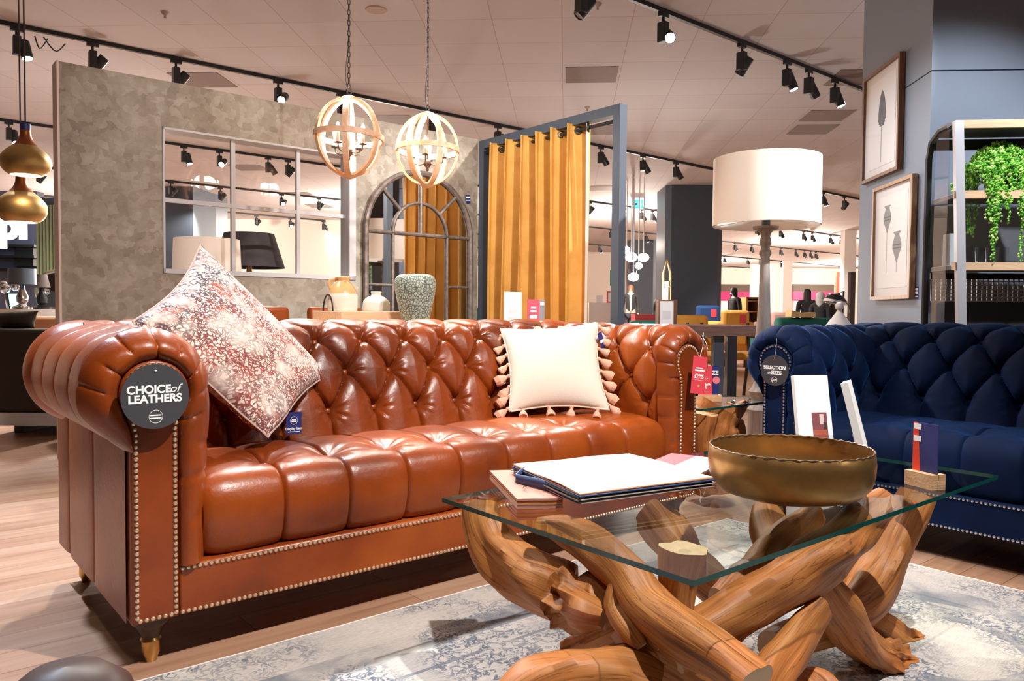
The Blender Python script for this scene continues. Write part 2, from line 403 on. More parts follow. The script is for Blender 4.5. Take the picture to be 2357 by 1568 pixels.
DARKGREEN = mat('dark_grey_metal', (.02, .028, .03), .45)
WHITE = mat('white_paper', (.86, .86, .86), .6)
WTXT = mat('white_print', (.9, .9, .9), .6)
RED = mat('red_card', (.72, .06, .09), .5)
NAVY = mat('navy_card', (.015, .025, .16), .45)
TAGGREY = mat('charcoal_card', (.045, .043, .05), .5)
SLATE = mat('slate_paint', (.055, .072, .10), .5)
SLATEWALL = mat('slate_wall', (.17, .20, .255), .6)
DRIFT = wood_mat('driftwood', (.50, .20, .06), (.26, .085, .02), 4, (4, 4, 4), .42, .25)
def drift_mat():
    m, nt, b = nmat('teak_root')
    tc = N(nt, 'ShaderNodeTexCoord')
    n1 = N(nt, 'ShaderNodeTexNoise', Scale=3.2, Detail=9.0, Distortion=.9); mpd = N(nt, 'ShaderNodeMapping'); mpd.inputs['Scale'].default_value = (2.2, 7, 1); nt.links.new(tc.outputs['UV'], mpd.inputs['Vector']); nt.links.new(mpd.outputs[0], n1.inputs['Vector'])
    r = ramp(nt, [(.28, (.16, .05, .014)), (.38, (.38, .125, .028)), (.55, (.49, .18, .045)), (.74, (.58, .28, .12))]); nt.links.new(n1.outputs['Fac'], r.inputs['Fac'])
    n2 = N(nt, 'ShaderNodeTexNoise', Scale=3.5, Detail=4.0); nt.links.new(tc.outputs['Object'], n2.inputs['Vector'])
    r2 = ramp(nt, [(.3, (.62, .55, .5)), (.7, (1, 1, 1))]); nt.links.new(n2.outputs['Fac'], r2.inputs['Fac'])
    mx = N(nt, 'ShaderNodeMix', data_type='RGBA', blend_type='MULTIPLY'); mx.inputs[0].default_value = 1
    nt.links.new(r.outputs['Color'], mx.inputs[6]); nt.links.new(r2.outputs['Color'], mx.inputs[7]); nt.links.new(mx.outputs[2], b.inputs['Base Color'])
    n4 = N(nt, 'ShaderNodeTexNoise', Scale=3.0, Detail=5.0, Distortion=1.6); mp4 = N(nt, 'ShaderNodeMapping'); mp4.inputs['Scale'].default_value = (1.3, 6, 1); nt.links.new(tc.outputs['UV'], mp4.inputs['Vector']); nt.links.new(mp4.outputs[0], n4.inputs['Vector'])
    r4 = ramp(nt, [(.485, (1, 1, 1)), (.5, (.30, .24, .2)), (.515, (1, 1, 1)), (.66, (1, 1, 1)), (.70, (.45, .38, .33)), (.74, (1, 1, 1))]); nt.links.new(n4.outputs['Fac'], r4.inputs['Fac'])
    mx4 = N(nt, 'ShaderNodeMix', data_type='RGBA', blend_type='MULTIPLY'); mx4.inputs[0].default_value = .8; nt.links.new(mx.outputs[2], mx4.inputs[6]); nt.links.new(r4.outputs['Color'], mx4.inputs[7]); nt.links.new(mx4.outputs[2], b.inputs['Base Color'])
    bp = N(nt, 'ShaderNodeBump', Strength=.35, Distance=.006); nt.links.new(n1.outputs['Fac'], bp.inputs['Height']); nt.links.new(bp.outputs['Normal'], b.inputs['Normal'])
    b.inputs['Roughness'].default_value = .52; b.inputs['Specular IOR Level'].default_value = .35; return m
DRIFT = drift_mat()
CUTWOOD = mat('cut_wood', (.62, .40, .22), .5, noise=(14, (.45, .26, .12), .4, .65))
PALEWOOD = wood_mat('pale_wood', (.66, .42, .24), (.50, .28, .14), 5, (1, 10, 10))
def glass_mat(name, tint, ior=1.45):
    m, nt, b = nmat(name); nt.nodes.remove(b)
    out = nt.nodes['Material Output']
    tr = N(nt, 'ShaderNodeBsdfTransparent'); tr.inputs['Color'].default_value = (*tint, 1)
    gl = N(nt, 'ShaderNodeBsdfGlossy', Roughness=.0)
    fr = N(nt, 'ShaderNodeFresnel', IOR=ior); ge = N(nt, 'ShaderNodeNewGeometry')
    inv = N(nt, 'ShaderNodeMath', operation='SUBTRACT'); inv.inputs[0].default_value = 1; nt.links.new(ge.outputs['Backfacing'], inv.inputs[1])
    ml = N(nt, 'ShaderNodeMath', operation='MULTIPLY'); nt.links.new(inv.outputs[0], ml.inputs[0]); nt.links.new(fr.outputs[0], ml.inputs[1])
    mx = N(nt, 'ShaderNodeMixShader'); nt.links.new(ml.outputs[0], mx.inputs[0]); nt.links.new(tr.outputs[0], mx.inputs[1]); nt.links.new(gl.outputs[0], mx.inputs[2])
    nt.links.new(mx.outputs[0], out.inputs['Surface']); return m
GLASS = glass_mat('clear_glass', (.92, .965, .95), 1.62); PANE = glass_mat('window_glass', (.98, .99, .99)); ARGLASS = glass_mat('picture_glass', (.99, .99, .99), 1.13); ACRYL = glass_mat('clear_acrylic', (.93, .94, .97))
GLASSEDGE = mat('glass_edge', (.006, .075, .068), .12, spec=.6)
MIRROR = mat('mirror', (.85, .86, .86), .02, 1.0)
CHROME = mat('chrome', (.8, .8, .82), .1, 1.0)
CREAM = mat('cream_cotton', (.70, .635, .545), .85, bump=(220, .1))
def emis(name, c, s): return mat(name, (0, 0, 0), .5, emit=c, estr=s)
LENS = emis('lit_lens', (1, .97, .92), 30)
LENSOFF = mat('unlit_lens', (.02, .02, .022), .2)
# ------------------------------------------------------------------ setting
def floor_mat():
    m, nt, b = nmat('oak_planks')
    tc = N(nt, 'ShaderNodeTexCoord')
    br = N(nt, 'ShaderNodeTexBrick', Scale=1.0, **{'Brick Width': 1.25, 'Row Height': .125, 'Mortar Size': .0012, 'Bias': 0.0})
    br.offset = .37; br.inputs['Color1'].default_value = (.15, .15, .15, 1); br.inputs['Color2'].default_value = (.85, .85, .85, 1); br.inputs['Mortar'].default_value = (0, 0, 0, 1)
    nt.links.new(tc.outputs['Object'], br.inputs['Vector'])
    mp = N(nt, 'ShaderNodeMapping'); mp.inputs['Scale'].default_value = (1.2, 16, 1); nt.links.new(tc.outputs['Object'], mp.inputs['Vector'])
    n = N(nt, 'ShaderNodeTexNoise', Scale=1.6, Detail=7.0, Distortion=.6); nt.links.new(mp.outputs[0], n.inputs['Vector'])
    mx = N(nt, 'ShaderNodeMath', operation='MULTIPLY_ADD'); mx.inputs[1].default_value = .45; nt.links.new(br.outputs['Color'], mx.inputs[0]); nt.links.new(n.outputs['Fac'], mx.inputs[2])
    r = ramp(nt, [(.35, (.25, .125, .073)), (.6, (.37, .205, .128)), (.95, (.47, .30, .21))]); nt.links.new(mx.outputs[0], r.inputs['Fac'])
    m2 = N(nt, 'ShaderNodeMix', data_type='RGBA'); nt.links.new(br.outputs['Fac'], m2.inputs[0]); nt.links.new(r.outputs['Color'], m2.inputs[6]); m2.inputs[7].default_value = (.12, .07, .045, 1)
    nt.links.new(m2.outputs[2], b.inputs['Base Color']); b.inputs['Roughness'].default_value = .38
    return m
def ceil_mat():
    m, nt, b = nmat('ceiling_tiles')
    tc = N(nt, 'ShaderNodeTexCoord')
    br = N(nt, 'ShaderNodeTexBrick', Scale=1.0, **{'Brick Width': .6, 'Row Height': .6, 'Mortar Size': .004, 'Bias': 0.0})
    br.offset = 0; br.inputs['Color1'].default_value = (.465, .45, .47, 1); br.inputs['Color2'].default_value = (.505, .49, .51, 1); br.inputs['Mortar'].default_value = (.36, .29, .27, 1)
    nt.links.new(tc.outputs['Object'], br.inputs['Vector']); nt.links.new(br.outputs['Color'], b.inputs['Base Color']); b.inputs['Roughness'].default_value = .85
    return m
def stone_mat():
    m, nt, b = nmat('mottled_stone_paper')
    tc = N(nt, 'ShaderNodeTexCoord')
    n0 = N(nt, 'ShaderNodeTexNoise', Scale=9.0, Detail=3.0); nt.links.new(tc.outputs['Object'], n0.inputs['Vector'])
    v = N(nt, 'ShaderNodeTexVoronoi', Scale=24.0); v.distance = 'CHEBYCHEV'; v.inputs['Randomness'].default_value = 1
    mxv = N(nt, 'ShaderNodeMix', data_type='RGBA'); mxv.inputs[0].default_value = .09
    nt.links.new(tc.outputs['Object'], mxv.inputs[6]); nt.links.new(n0.outputs['Color'], mxv.inputs[7]); nt.links.new(mxv.outputs[2], v.inputs['Vector'])
    n1 = N(nt, 'ShaderNodeTexNoise', Scale=4.0, Detail=6.0, Roughness=.7); nt.links.new(tc.outputs['Object'], n1.inputs['Vector'])
    sx = N(nt, 'ShaderNodeSeparateColor'); nt.links.new(v.outputs['Color'], sx.inputs[0])
    ad = N(nt, 'ShaderNodeMath', operation='MULTIPLY_ADD'); ad.inputs[1].default_value = .26; nt.links.new(sx.outputs[0], ad.inputs[0]); nt.links.new(n1.outputs['Fac'], ad.inputs[2])
    r = ramp(nt, [(.35, (.17, .135, .10)), (.55, (.25, .21, .165)), (.72, (.31, .275, .225)), (.9, (.40, .37, .32))]); nt.links.new(ad.outputs[0], r.inputs['Fac'])
    nt.links.new(r.outputs['Color'], b.inputs['Base Color']); b.inputs['Roughness'].default_value = .6
    return m
ZC = 3.36
def plane(name, x0, y0, x1, y1, z, m, rz, flip=False):
    f = [(0, 1, 2, 3)]
    mb = MB(); t = .05 if flip else -.05
    mb.box((x0, y0, min(z, z + t)), (x1, y1, max(z, z + t))); o = mb.build(name, m, smooth=0, rz=rz); return struct(o)
plane('floor', -30, -30, 60, 40, 0, floor_mat(), RZ)
g0 = atz(1293, 0, ZC)                                # one tile joint runs through here
ce = plane('ceiling', -30, -9, 45, 60, ZC, ceil_mat(), GRZ, True)
gl = Matrix.Rotation(-GRZ, 3, 'Z') @ Vector((g0[0], g0[1], 0)); ce.location = Matrix.Rotation(GRZ, 3, 'Z') @ Vector((gl.x - round(gl.x / .6) * .6, .12, 0))
WALLC = mat('warm_white_wall', (.74, .66, .60), .7); WALLW = mat('white_wall', (.8, .78, .76), .7)
struct(MB().box((-30, 42, 0), (40, 42.4, ZC)).build('wall_back', WALLC, smooth=0))
struct(MB().box((-16.4, -8, 0), (-16, 42, ZC)).build('wall_left', WALLC, smooth=0))
struct(MB().box((30, -8, 0), (30.4, 42, ZC)).build('wall_right', WALLC, smooth=0))
# partition with the window opening
P0, P1, PZ = .326, 3.226, 2.215
w0, w1 = touv(pv(376, 629, 3.0)), touv(pv(818, 645, 3.0)); wz1 = touv(pv(376, 292, 3.0))[2]; wz0 = .5 * (w0[2] + w1[2]); WU0, WU1 = w0[0], w1[0]
part = MB()
for a, b, c, d in ((P0, 0, WU0, PZ), (WU1, 0, P1, PZ), (WU0, 0, WU1, wz0), (WU0, wz1, WU1, PZ)): part.box((a, 0, b), (c, .12, d))
pw = part.build('wall_middle', stone_mat(), smooth=0, loc=uv(0, 3.0), rz=RZ); struct(pw)
TRIM = mat('pale_trim', (.72, .63, .58), .6)
struct(MB().box((P0 - .012, -.004, 0), (P0 - .0005, .124, PZ + .004)).build('trim_1', TRIM, smooth=0, loc=uv(0, 3.0), rz=RZ))
FRAMEW = mat('pale_grey_paint', (.48, .475, .50), .5)
win = bpy.data.objects.new('window_1', None); COL.objects.link(win); win.location = tuple(uv(0, 3.0)); win.rotation_euler = (0, 0, RZ); win['kind'] = 'structure'
fr = MB(); t = .028
for a, b, c, d in ((WU0, wz0, WU1, wz0 + t), (WU0, wz1 - .012, WU1, wz1), (WU1 - .05, wz0, WU1, wz1), (WU0, wz0, WU0 + .012, wz1)): fr.box((a, -.008, b), (c, .126, d))
fr.build('window_frame', FRAMEW, win, smooth=0)
bars = MB()
for px in (535.5, 685):
    q = touv(pv(px, 480, 3.06))[0]; bars.box((q - .013, .045, wz0 + t), (q + .013, .07, wz1 - .012))
hz = touv(pv(600, 481, 3.06))[2]; bars.box((WU0 + .012, .047, hz - .013), (WU1 - .05, .068, hz + .013))
bars.build('glazing_bars', FRAMEW, win, smooth=0)
MB().box((WU0 + .01, .056, wz0 + t), (WU1 - .045, .059, wz1 - .01)).build('pane', PANE, win, smooth=0)
# right column: slate panels, pictures on its left face, the shelf in front of its right face
KX = aty(2138, 400, 4.6); KC = np.array([KX[0], KX[1], 0])
def kloc(p): d = np.array(p) - KC; return float(d @ GP), float(d @ GG), float(d[2])
farl = kloc(atp(1978, 500, KC, GP))[1]
mbx = MB()
for a, b in ((0, 2.28), (2.288, ZC)):
    for c, d in ((0.003, 4.0),): mbx.box((0, 0, a), (4.0, farl, b))
struct(mbx.build('column_right', SLATEWALL, smooth=0, loc=KC, rz=GRZ))
# ------------------------------------------------------------------ sofas
SL = 1.995
sofa = make_sofa('chesterfield_sofa', 'tan brown leather button-tufted sofa with brass nail trim in the middle of the room', LEATHER, LEATHER, NAIL, LEATHER, DARKWOOD, BRASS, SL, 9)
sofa.location = tuple(OO); sofa.rotation_euler = (0, 0, RZ)
blue = make_sofa('chesterfield_sofa', 'deep blue velvet button-tufted sofa with silver nail trim below the framed prints', VELVET, VELVET, STEELNAIL, VELVET, DARKWOOD, BRASS, SL, 9, wr=.8, res=.6)
blue.location = tuple(uv(2.343, -.19)); blue.rotation_euler = (0, 0, RZ - PI / 2)
# ------------------------------------------------------------------ patterned cushion
def kilim_mat():
    m, nt, b = nmat('faded_oriental_print')
    tc = N(nt, 'ShaderNodeTexCoord')
    def noise(s, d=4, dist=0.0):
        n = N(nt, 'ShaderNodeTexNoise', Scale=float(s), Detail=float(d), Distortion=dist); nt.links.new(tc.outputs['UV'], n.inputs['Vector']); return n
    base = ramp(nt, [(.35, (.66, .52, .46)), (.65, (.76, .68, .61))]); nt.links.new(noise(4).outputs['Fac'], base.inputs['Fac'])
    vor = N(nt, 'ShaderNodeTexVoronoi', Scale=44.0, feature='DISTANCE_TO_EDGE'); nz = noise(12, 3)
    mv = N(nt, 'ShaderNodeMix', data_type='RGBA'); mv.inputs[0].default_value = .08; nt.links.new(tc.outputs['UV'], mv.inputs[6]); nt.links.new(nz.outputs['Color'], mv.inputs[7]); nt.links.new(mv.outputs[2], vor.inputs['Vector'])
    line = ramp(nt, [(.06, (1, 1, 1)), (.16, (0, 0, 0))]); nt.links.new(vor.outputs['Distance'], line.inputs['Fac'])
    v2 = N(nt, 'ShaderNodeTexVoronoi', Scale=62.0, feature='F1'); nt.links.new(mv.outputs[2], v2.inputs['Vector'])
    rings = ramp(nt, [(.16, (0, 0, 0)), (.24, (1, 1, 1)), (.36, (1, 1, 1)), (.44, (0, 0, 0))]); nt.links.new(v2.outputs['Distance'], rings.inputs['Fac'])
    mxl = N(nt, 'ShaderNodeMath', operation='MAXIMUM'); nt.links.new(line.outputs['Color'], mxl.inputs[0]); nt.links.new(rings.outputs['Color'], mxl.inputs[1])
    pr = ramp(nt, [(.36, (.1, .1, .1)), (.56, (1, 1, 1))]); nt.links.new(noise(5.5, 5, .4).outputs['Fac'], pr.inputs['Fac'])
    k1 = N(nt, 'ShaderNodeMath', operation='MULTIPLY'); nt.links.new(mxl.outputs[0], k1.inputs[0]); nt.links.new(pr.outputs['Color'], k1.inputs[1])
    c1 = N(nt, 'ShaderNodeMix', data_type='RGBA'); nt.links.new(k1.outputs[0], c1.inputs[0]); nt.links.new(base.outputs['Color'], c1.inputs[6]); c1.inputs[7].default_value = (.30, .06, .04, 1)
    # dark border bands near two edges, and dark flecks
    sx = N(nt, 'ShaderNodeSeparateXYZ'); nt.links.new(tc.outputs['UV'], sx.inputs[0])
    bd = ramp(nt, [(.0, (1, 1, 1)), (.18, (1, 1, 1)), (.28, (.6, .6, .6)), (.36, (.42, .42, .42)), (.8, (.42, .42, .42)), (1, (.8, .8, .8))]); nt.links.new(sx.outputs['X'], bd.inputs['Fac'])
    pr2 = ramp(nt, [(.42, (0, 0, 0)), (.52, (1, 1, 1))]); nt.links.new(noise(9, 5, .6).outputs['Fac'], pr2.inputs['Fac'])
    k2 = N(nt, 'ShaderNodeMath', operation='MULTIPLY'); nt.links.new(bd.outputs['Color'], k2.inputs[0]); nt.links.new(pr2.outputs['Color'], k2.inputs[1])
    k3 = N(nt, 'ShaderNodeMath', operation='MULTIPLY'); k3.use_clamp = True; nt.links.new(k2.outputs[0], k3.inputs[0]); nt.links.new(mxl.outputs[0], k3.inputs[1])
    c2 = N(nt, 'ShaderNodeMix', data_type='RGBA'); nt.links.new(k3.outputs[0], c2.inputs[0]); nt.links.new(c1.outputs[2], c2.inputs[6]); c2.inputs[7].default_value = (.045, .035, .05, 1)
    nt.links.new(c2.outputs[2], b.inputs['Base Color']); b.inputs['Roughness'].default_value = .9
    fb = N(nt, 'ShaderNodeTexNoise', Scale=160.0); nt.links.new(tc.outputs['UV'], fb.inputs['Vector'])
    bp = N(nt, 'ShaderNodeBump', Strength=.3, Distance=.004); nt.links.new(fb.outputs['Fac'], bp.inputs['Height']); nt.links.new(bp.outputs['Normal'], b.inputs['Normal'])
    return m
def put_uv(o, n, two=True):
    """planar UV for a pillow built from two n x n grids"""
    me = o.data; ul = me.uv_layers.new(name='UVMap')
    c = np.array([v.co for v in me.vertices])
    return ul
def pillow_thing(name, px, depth, thick, m, label, cat, **kw):
    Cn = [_C + depth[i] * ray(*px[i]) for i in range(4)]
    base = sum(Cn) / 4; rel = [c - base for c in Cn]
    root = thing(name, label, cat, base)
    a, b, nrm = pillow(rel, thick, **kw); n = a.shape[0]
    mb = MB().grid(a).grid(b[::-1]); o = mb.build('cover', m, root, smooth=80)
    ul = o.data.uv_layers.new(name='UVMap'); A, B, D = np.array(rel[0]), np.array(rel[1]), np.array(rel[3])
    e1, e2 = (B - A), (D - A); l1, l2 = e1 @ e1, e2 @ e2
    for lp in o.data.loops:
        q = np.array(o.data.vertices[lp.vertex_index].co) - A; ul.data[lp.index].uv = (float(q @ e1 / l1), float(q @ e2 / l2))
    seam = [a[0, :], a[:, -1], a[-1, ::-1], a[::-1, 0]]
    pts = np.concatenate([s[:-1] for s in seam]); MB().tube(pts[::2], .0035, 6, closed=True).build('piping', m, root)
    return root, rel, nrm, a
cu1, rel1, nrm1, ga1 = pillow_thing('cushion', [(462, 563), (757, 862), (624, 1030), (300, 745)], (2.57, 2.735, 2.235, 2.11), .17, kilim_mat(),
    'cushion in faded red oriental print standing on its corner against the left arm', 'cushion', seed=3, wrk=.006, soft=(1, 1, .09))
# ------------------------------------------------------------------ cream cushion with tassels
PEACH = mat('peach_tassel', (.72, .40, .28), .85)
cu2, rel2, nrm2, ga2 = pillow_thing('cushion', [(1152, 757), (1376, 742), (1402, 944), (1172, 948)], (3.256, 3.28, 3.082, 3.027), .15, CREAM,
    'plain cream square cushion edged with peach tassels against the sofa back', 'cushion', seed=5, wrk=.003)
def tassel(p, d, up):
    d = Vector(tuple(d)).normalized(); q = d.to_track_quat('Z', 'Y').to_matrix().to_4x4(); q.translation = Vector(tuple(p))
    k = rnd.uniform(.95, 1.3); q = q @ Matrix.Scale(1.3, 4)
    return MB().lathe([(1e-4, 0), (.005, .002), (.0065, .008), (.0045, .012), (.010, .022), (.0145 * k, .038), (.012 * k, .043 * k), (1e-4, .041 * k)], n=10, M=q).build('tassel', PEACH, cu2)
for i in range(4):
    A, B = np.array(rel2[i]), np.array(rel2[(i + 1) % 4]); nt_ = 8 if i != 2 else 4
    row = [ga2[:, 0], ga2[-1, :], ga2[::-1, -1], ga2[::-1, 0] * 0][i] if i < 3 else ga2[0, ::-1]
    edge = [ga2[:, 0], ga2[-1, :], ga2[::-1, -1], ga2[0, ::-1]][i]
    outw = (A + B) / 2; outw = outw / np.linalg.norm(outw)
    for k in range(nt_):
        f = (k + .5) / nt_; p = edge[int(f * (len(edge) - 1))]
        g = np.array([0, 0, -.9 if i in (1, 3) else (-.25 if i == 0 else 0)])
        bk_ = -nrm2 if nrm2 @ (_C - uv(1.6, .3, .6)) > 0 else nrm2
        if i == 0: outw = bk_ * 1.0 + np.array([0, 0, .25])
        tassel(p, outw + g * (1 if i in (1, 3) else 0) + np.array([rnd.uniform(-.4, .4), rnd.uniform(-.2, .2), rnd.uniform(-.2, .2)]) + nrm2 * rnd.uniform(0, .4) * (1 if nrm2 @ (_C - (uv(1.6, .3, .6))) > 0 else -1), None)
# ------------------------------------------------------------------ round card tags
def disc_tag(px, py, org, nrm_, r, lines, label, ring=True, facing=None):
    c = atp(px, py, org, np.array(nrm_, float)); n = np.array(nrm_, float)
    if facing is not None: n = np.array(facing, float)
    n = n / np.linalg.norm(n)
    if n @ (_C - c) < 0: n = -n
    x = np.cross([0, 0, 1], n); x /= np.linalg.norm(x)
    root = thing('hanging_tag', label, 'tag', c); F_ = frame((0, 0, 0), x, np.cross(n, x))
    mb = MB(); mb.M = F_; mb.lathe([(1e-4, .0012), (r, .0012), (r, -.0012), (1e-4, -.0012)], n=64); mb.build('card', TAGGREY, root, smooth=30)
    for (body, sx_, y_, size, bold, sh) in lines:
        text('lettering', body, size, WTXT, root, F_ @ Matrix.Translation((sx_, y_, .0016)), bold=bold, shear=sh)
    mb = MB(); mb.M = F_ @ Matrix.Translation((.0, -r * .62, .0014)); a = np.linspace(0, 2 * PI, 40, endpoint=False)
    mb.tube([(r * .2 * math.cos(t), r * .2 * math.sin(t), 0) for t in a], .0006, 6, closed=True)
    for yy, ww in ((.003, .011), (-.003, .0115)):
        ww *= r / .068; yy *= r / .068; mb.box((-ww, yy - .0016, -.0002), (ww, yy + .0014, .0003))
    mb.build('round_emblem', WTXT, root, smooth=0)
    mb = MB(); mb.M = F_; mb.ball((0, r * .8, .002), .0022 * r / .06); mb.build('eyelet', WHITE, root)
    return root, F_
fp = OO - .05 * VV
R1 = .0742
t1, F1 = disc_tag(358, 913, fp, VV, R1, [('CHOICE', -.014, .016, .0255, .034, 0), ('of', .041, .0165, .027, .0, .35), ('LEATHERS', -.001, -.0055, .0255, .034, 0)],
    'round charcoal card reading CHOICE of LEATHERS on the left sofa arm')
b0 = uv(2.343 - .045, -.19)
t2, F2 = disc_tag(1783, 853, b0, UU, .062, [('SELECTION', 0, .011, .0195, .032, 0), ('of', -.024, -.0095, .021, 0, .35), ('SIZES', .008, -.0095, .0205, .032, 0)],
    'round charcoal card reading SELECTION of SIZES on the blue sofa arm')
mb = MB(); mb.tube([(0, 0, .05), (.004, .0, .085), (.006, .0, .13)], .0005, 5); mb.build('string', WHITE, t2)
# ------------------------------------------------------------------ small card tags
def card(name, corners, m, label, cat, texts=(), bars=(), thick=.0008, group=None, stripes=()):
    """corners TL, TR, BR, BL in world; texts (body, fx, fy, size, bold); bars (fx0, fy0, fx1, fy1, material)"""
    Cn = [np.array(c, float) for c in corners]; base = Cn[3]
    root = thing(name, label, cat, base, group=group)
    x = Cn[2] - Cn[3]; y = Cn[0] - Cn[3]; W, Hh = np.linalg.norm(x), np.linalg.norm(y)
    F_ = frame((0, 0, 0), x, y)
    if (np.array(F_.col[2][:3]) @ (_C - base)) < 0: pass
    mb = MB(); mb.M = F_; mb.box((0, 0, -thick), (W, Hh, 0)); mb.build('card', m, root, smooth=0)
    for a, b, c, d, mm in stripes:
        mb = MB(); mb.M = F_; mb.box((a * W, b * Hh, .0001), (c * W, d * Hh, .0005)); mb.build('printed_panel', mm, root, smooth=0)
    if bars:
        by = {}
        for a, b, c, d, mm in bars: by.setdefault(mm.name, (mm, MB()))[1].box((a * W, b * Hh, .0002), (c * W, d * Hh, .0007))
        for mm, q in by.values(): q.M = None; q.v = [tuple(F_ @ Vector(p)) for p in q.v]; q.build('print', mm, root, smooth=0)
    for body, fx, fy, size, bold in texts:
        text('lettering', body, size * Hh, WTXT, root, F_ @ Matrix.Translation((fx * W, fy * Hh, .0009)), bold=bold)
    return root, F_, W, Hh
# price tag on the right arm
up_ = OO + .0 * VV - .06 * VV
c4 = [atp(*q, up_, VV) for q in ((1600, 819), (1629, 818), (1621, 908), (1589, 905))]
pt, Fp, Wp, Hp = card('price_tag', c4, RED, 'red swing tag reading £1995 tied on the right arm of the leather sofa', 'tag',
    [('£1995', .5, .46, .16, .03)], [(.25, .67, .72, .70, WTXT), (.18, .60, .86, .645, WTXT), (.22, .36, .86, .366, WTXT), (.45, .18, .6, .24, mat('tag_gold', (.7, .35, .1), .5))])
mb = MB()
for a, b in (((1611, 822), (1619, 766)), ((1629, 805), (1616, 772))):
    A, B = atp(*a, up_, VV) - c4[3], atp(*b, up_ + .04 * VV, VV) - c4[3]; mb.tube([A, (A + B) / 2 + np.array([.006, 0, -.004]), B], .0009, 5)
mb.build('string', WHITE, pt)
# navy display tag hanging below the patterned cushion
c4 = [pv(*q, .41) for q in ((660, 950), (694, 950), (694, 998), (658, 1001))]
tagb, Fb, Wb, Hb = card('display_tag', c4, NAVY, 'small navy tag reading Display Item below the patterned cushion', 'tag', [('Display Item', .5, .25, .16, .02)], [(.12, .10, .88, .125, WTXT)])
mb = MB(); mb.M = Fb; a = np.linspace(0, 2 * PI, 32, endpoint=False); mb.tube([(Wb * .5 + .0125 * math.cos(t), Hb * .62 + .0125 * math.sin(t), .0006) for t in a], .0006, 6, closed=True)
mb.box((Wb * .5 - .008, Hb * .62 + .0, .0003), (Wb * .5 + .008, Hb * .62 + .004, .0008)); mb.box((Wb * .5 - .0085, Hb * .62 - .005, .0003), (Wb * .5 + .0085, Hb * .62 - .001, .0008)); mb.build('round_emblem', WTXT, tagb, smooth=0)
mb = MB(); mb.tube([Fb @ Vector((Wb * .5, Hb * .97, 0)), Fb @ Vector((Wb * .2, Hb * 1.12, .03)), Fb @ Vector((-.03, Hb * 1.35, .09))], .0008, 5); mb.build('string', NAVY, tagb)
c4 = [pv(*q, .30) for q in ((1383, 765), (1392, 768), (1395, 800), (1386, 806))]
card('display_tag', c4, NAVY, 'small navy tag tied behind the tasselled cream cushion', 'tag', [], [(.1, .38, .95, .55, WTXT)])
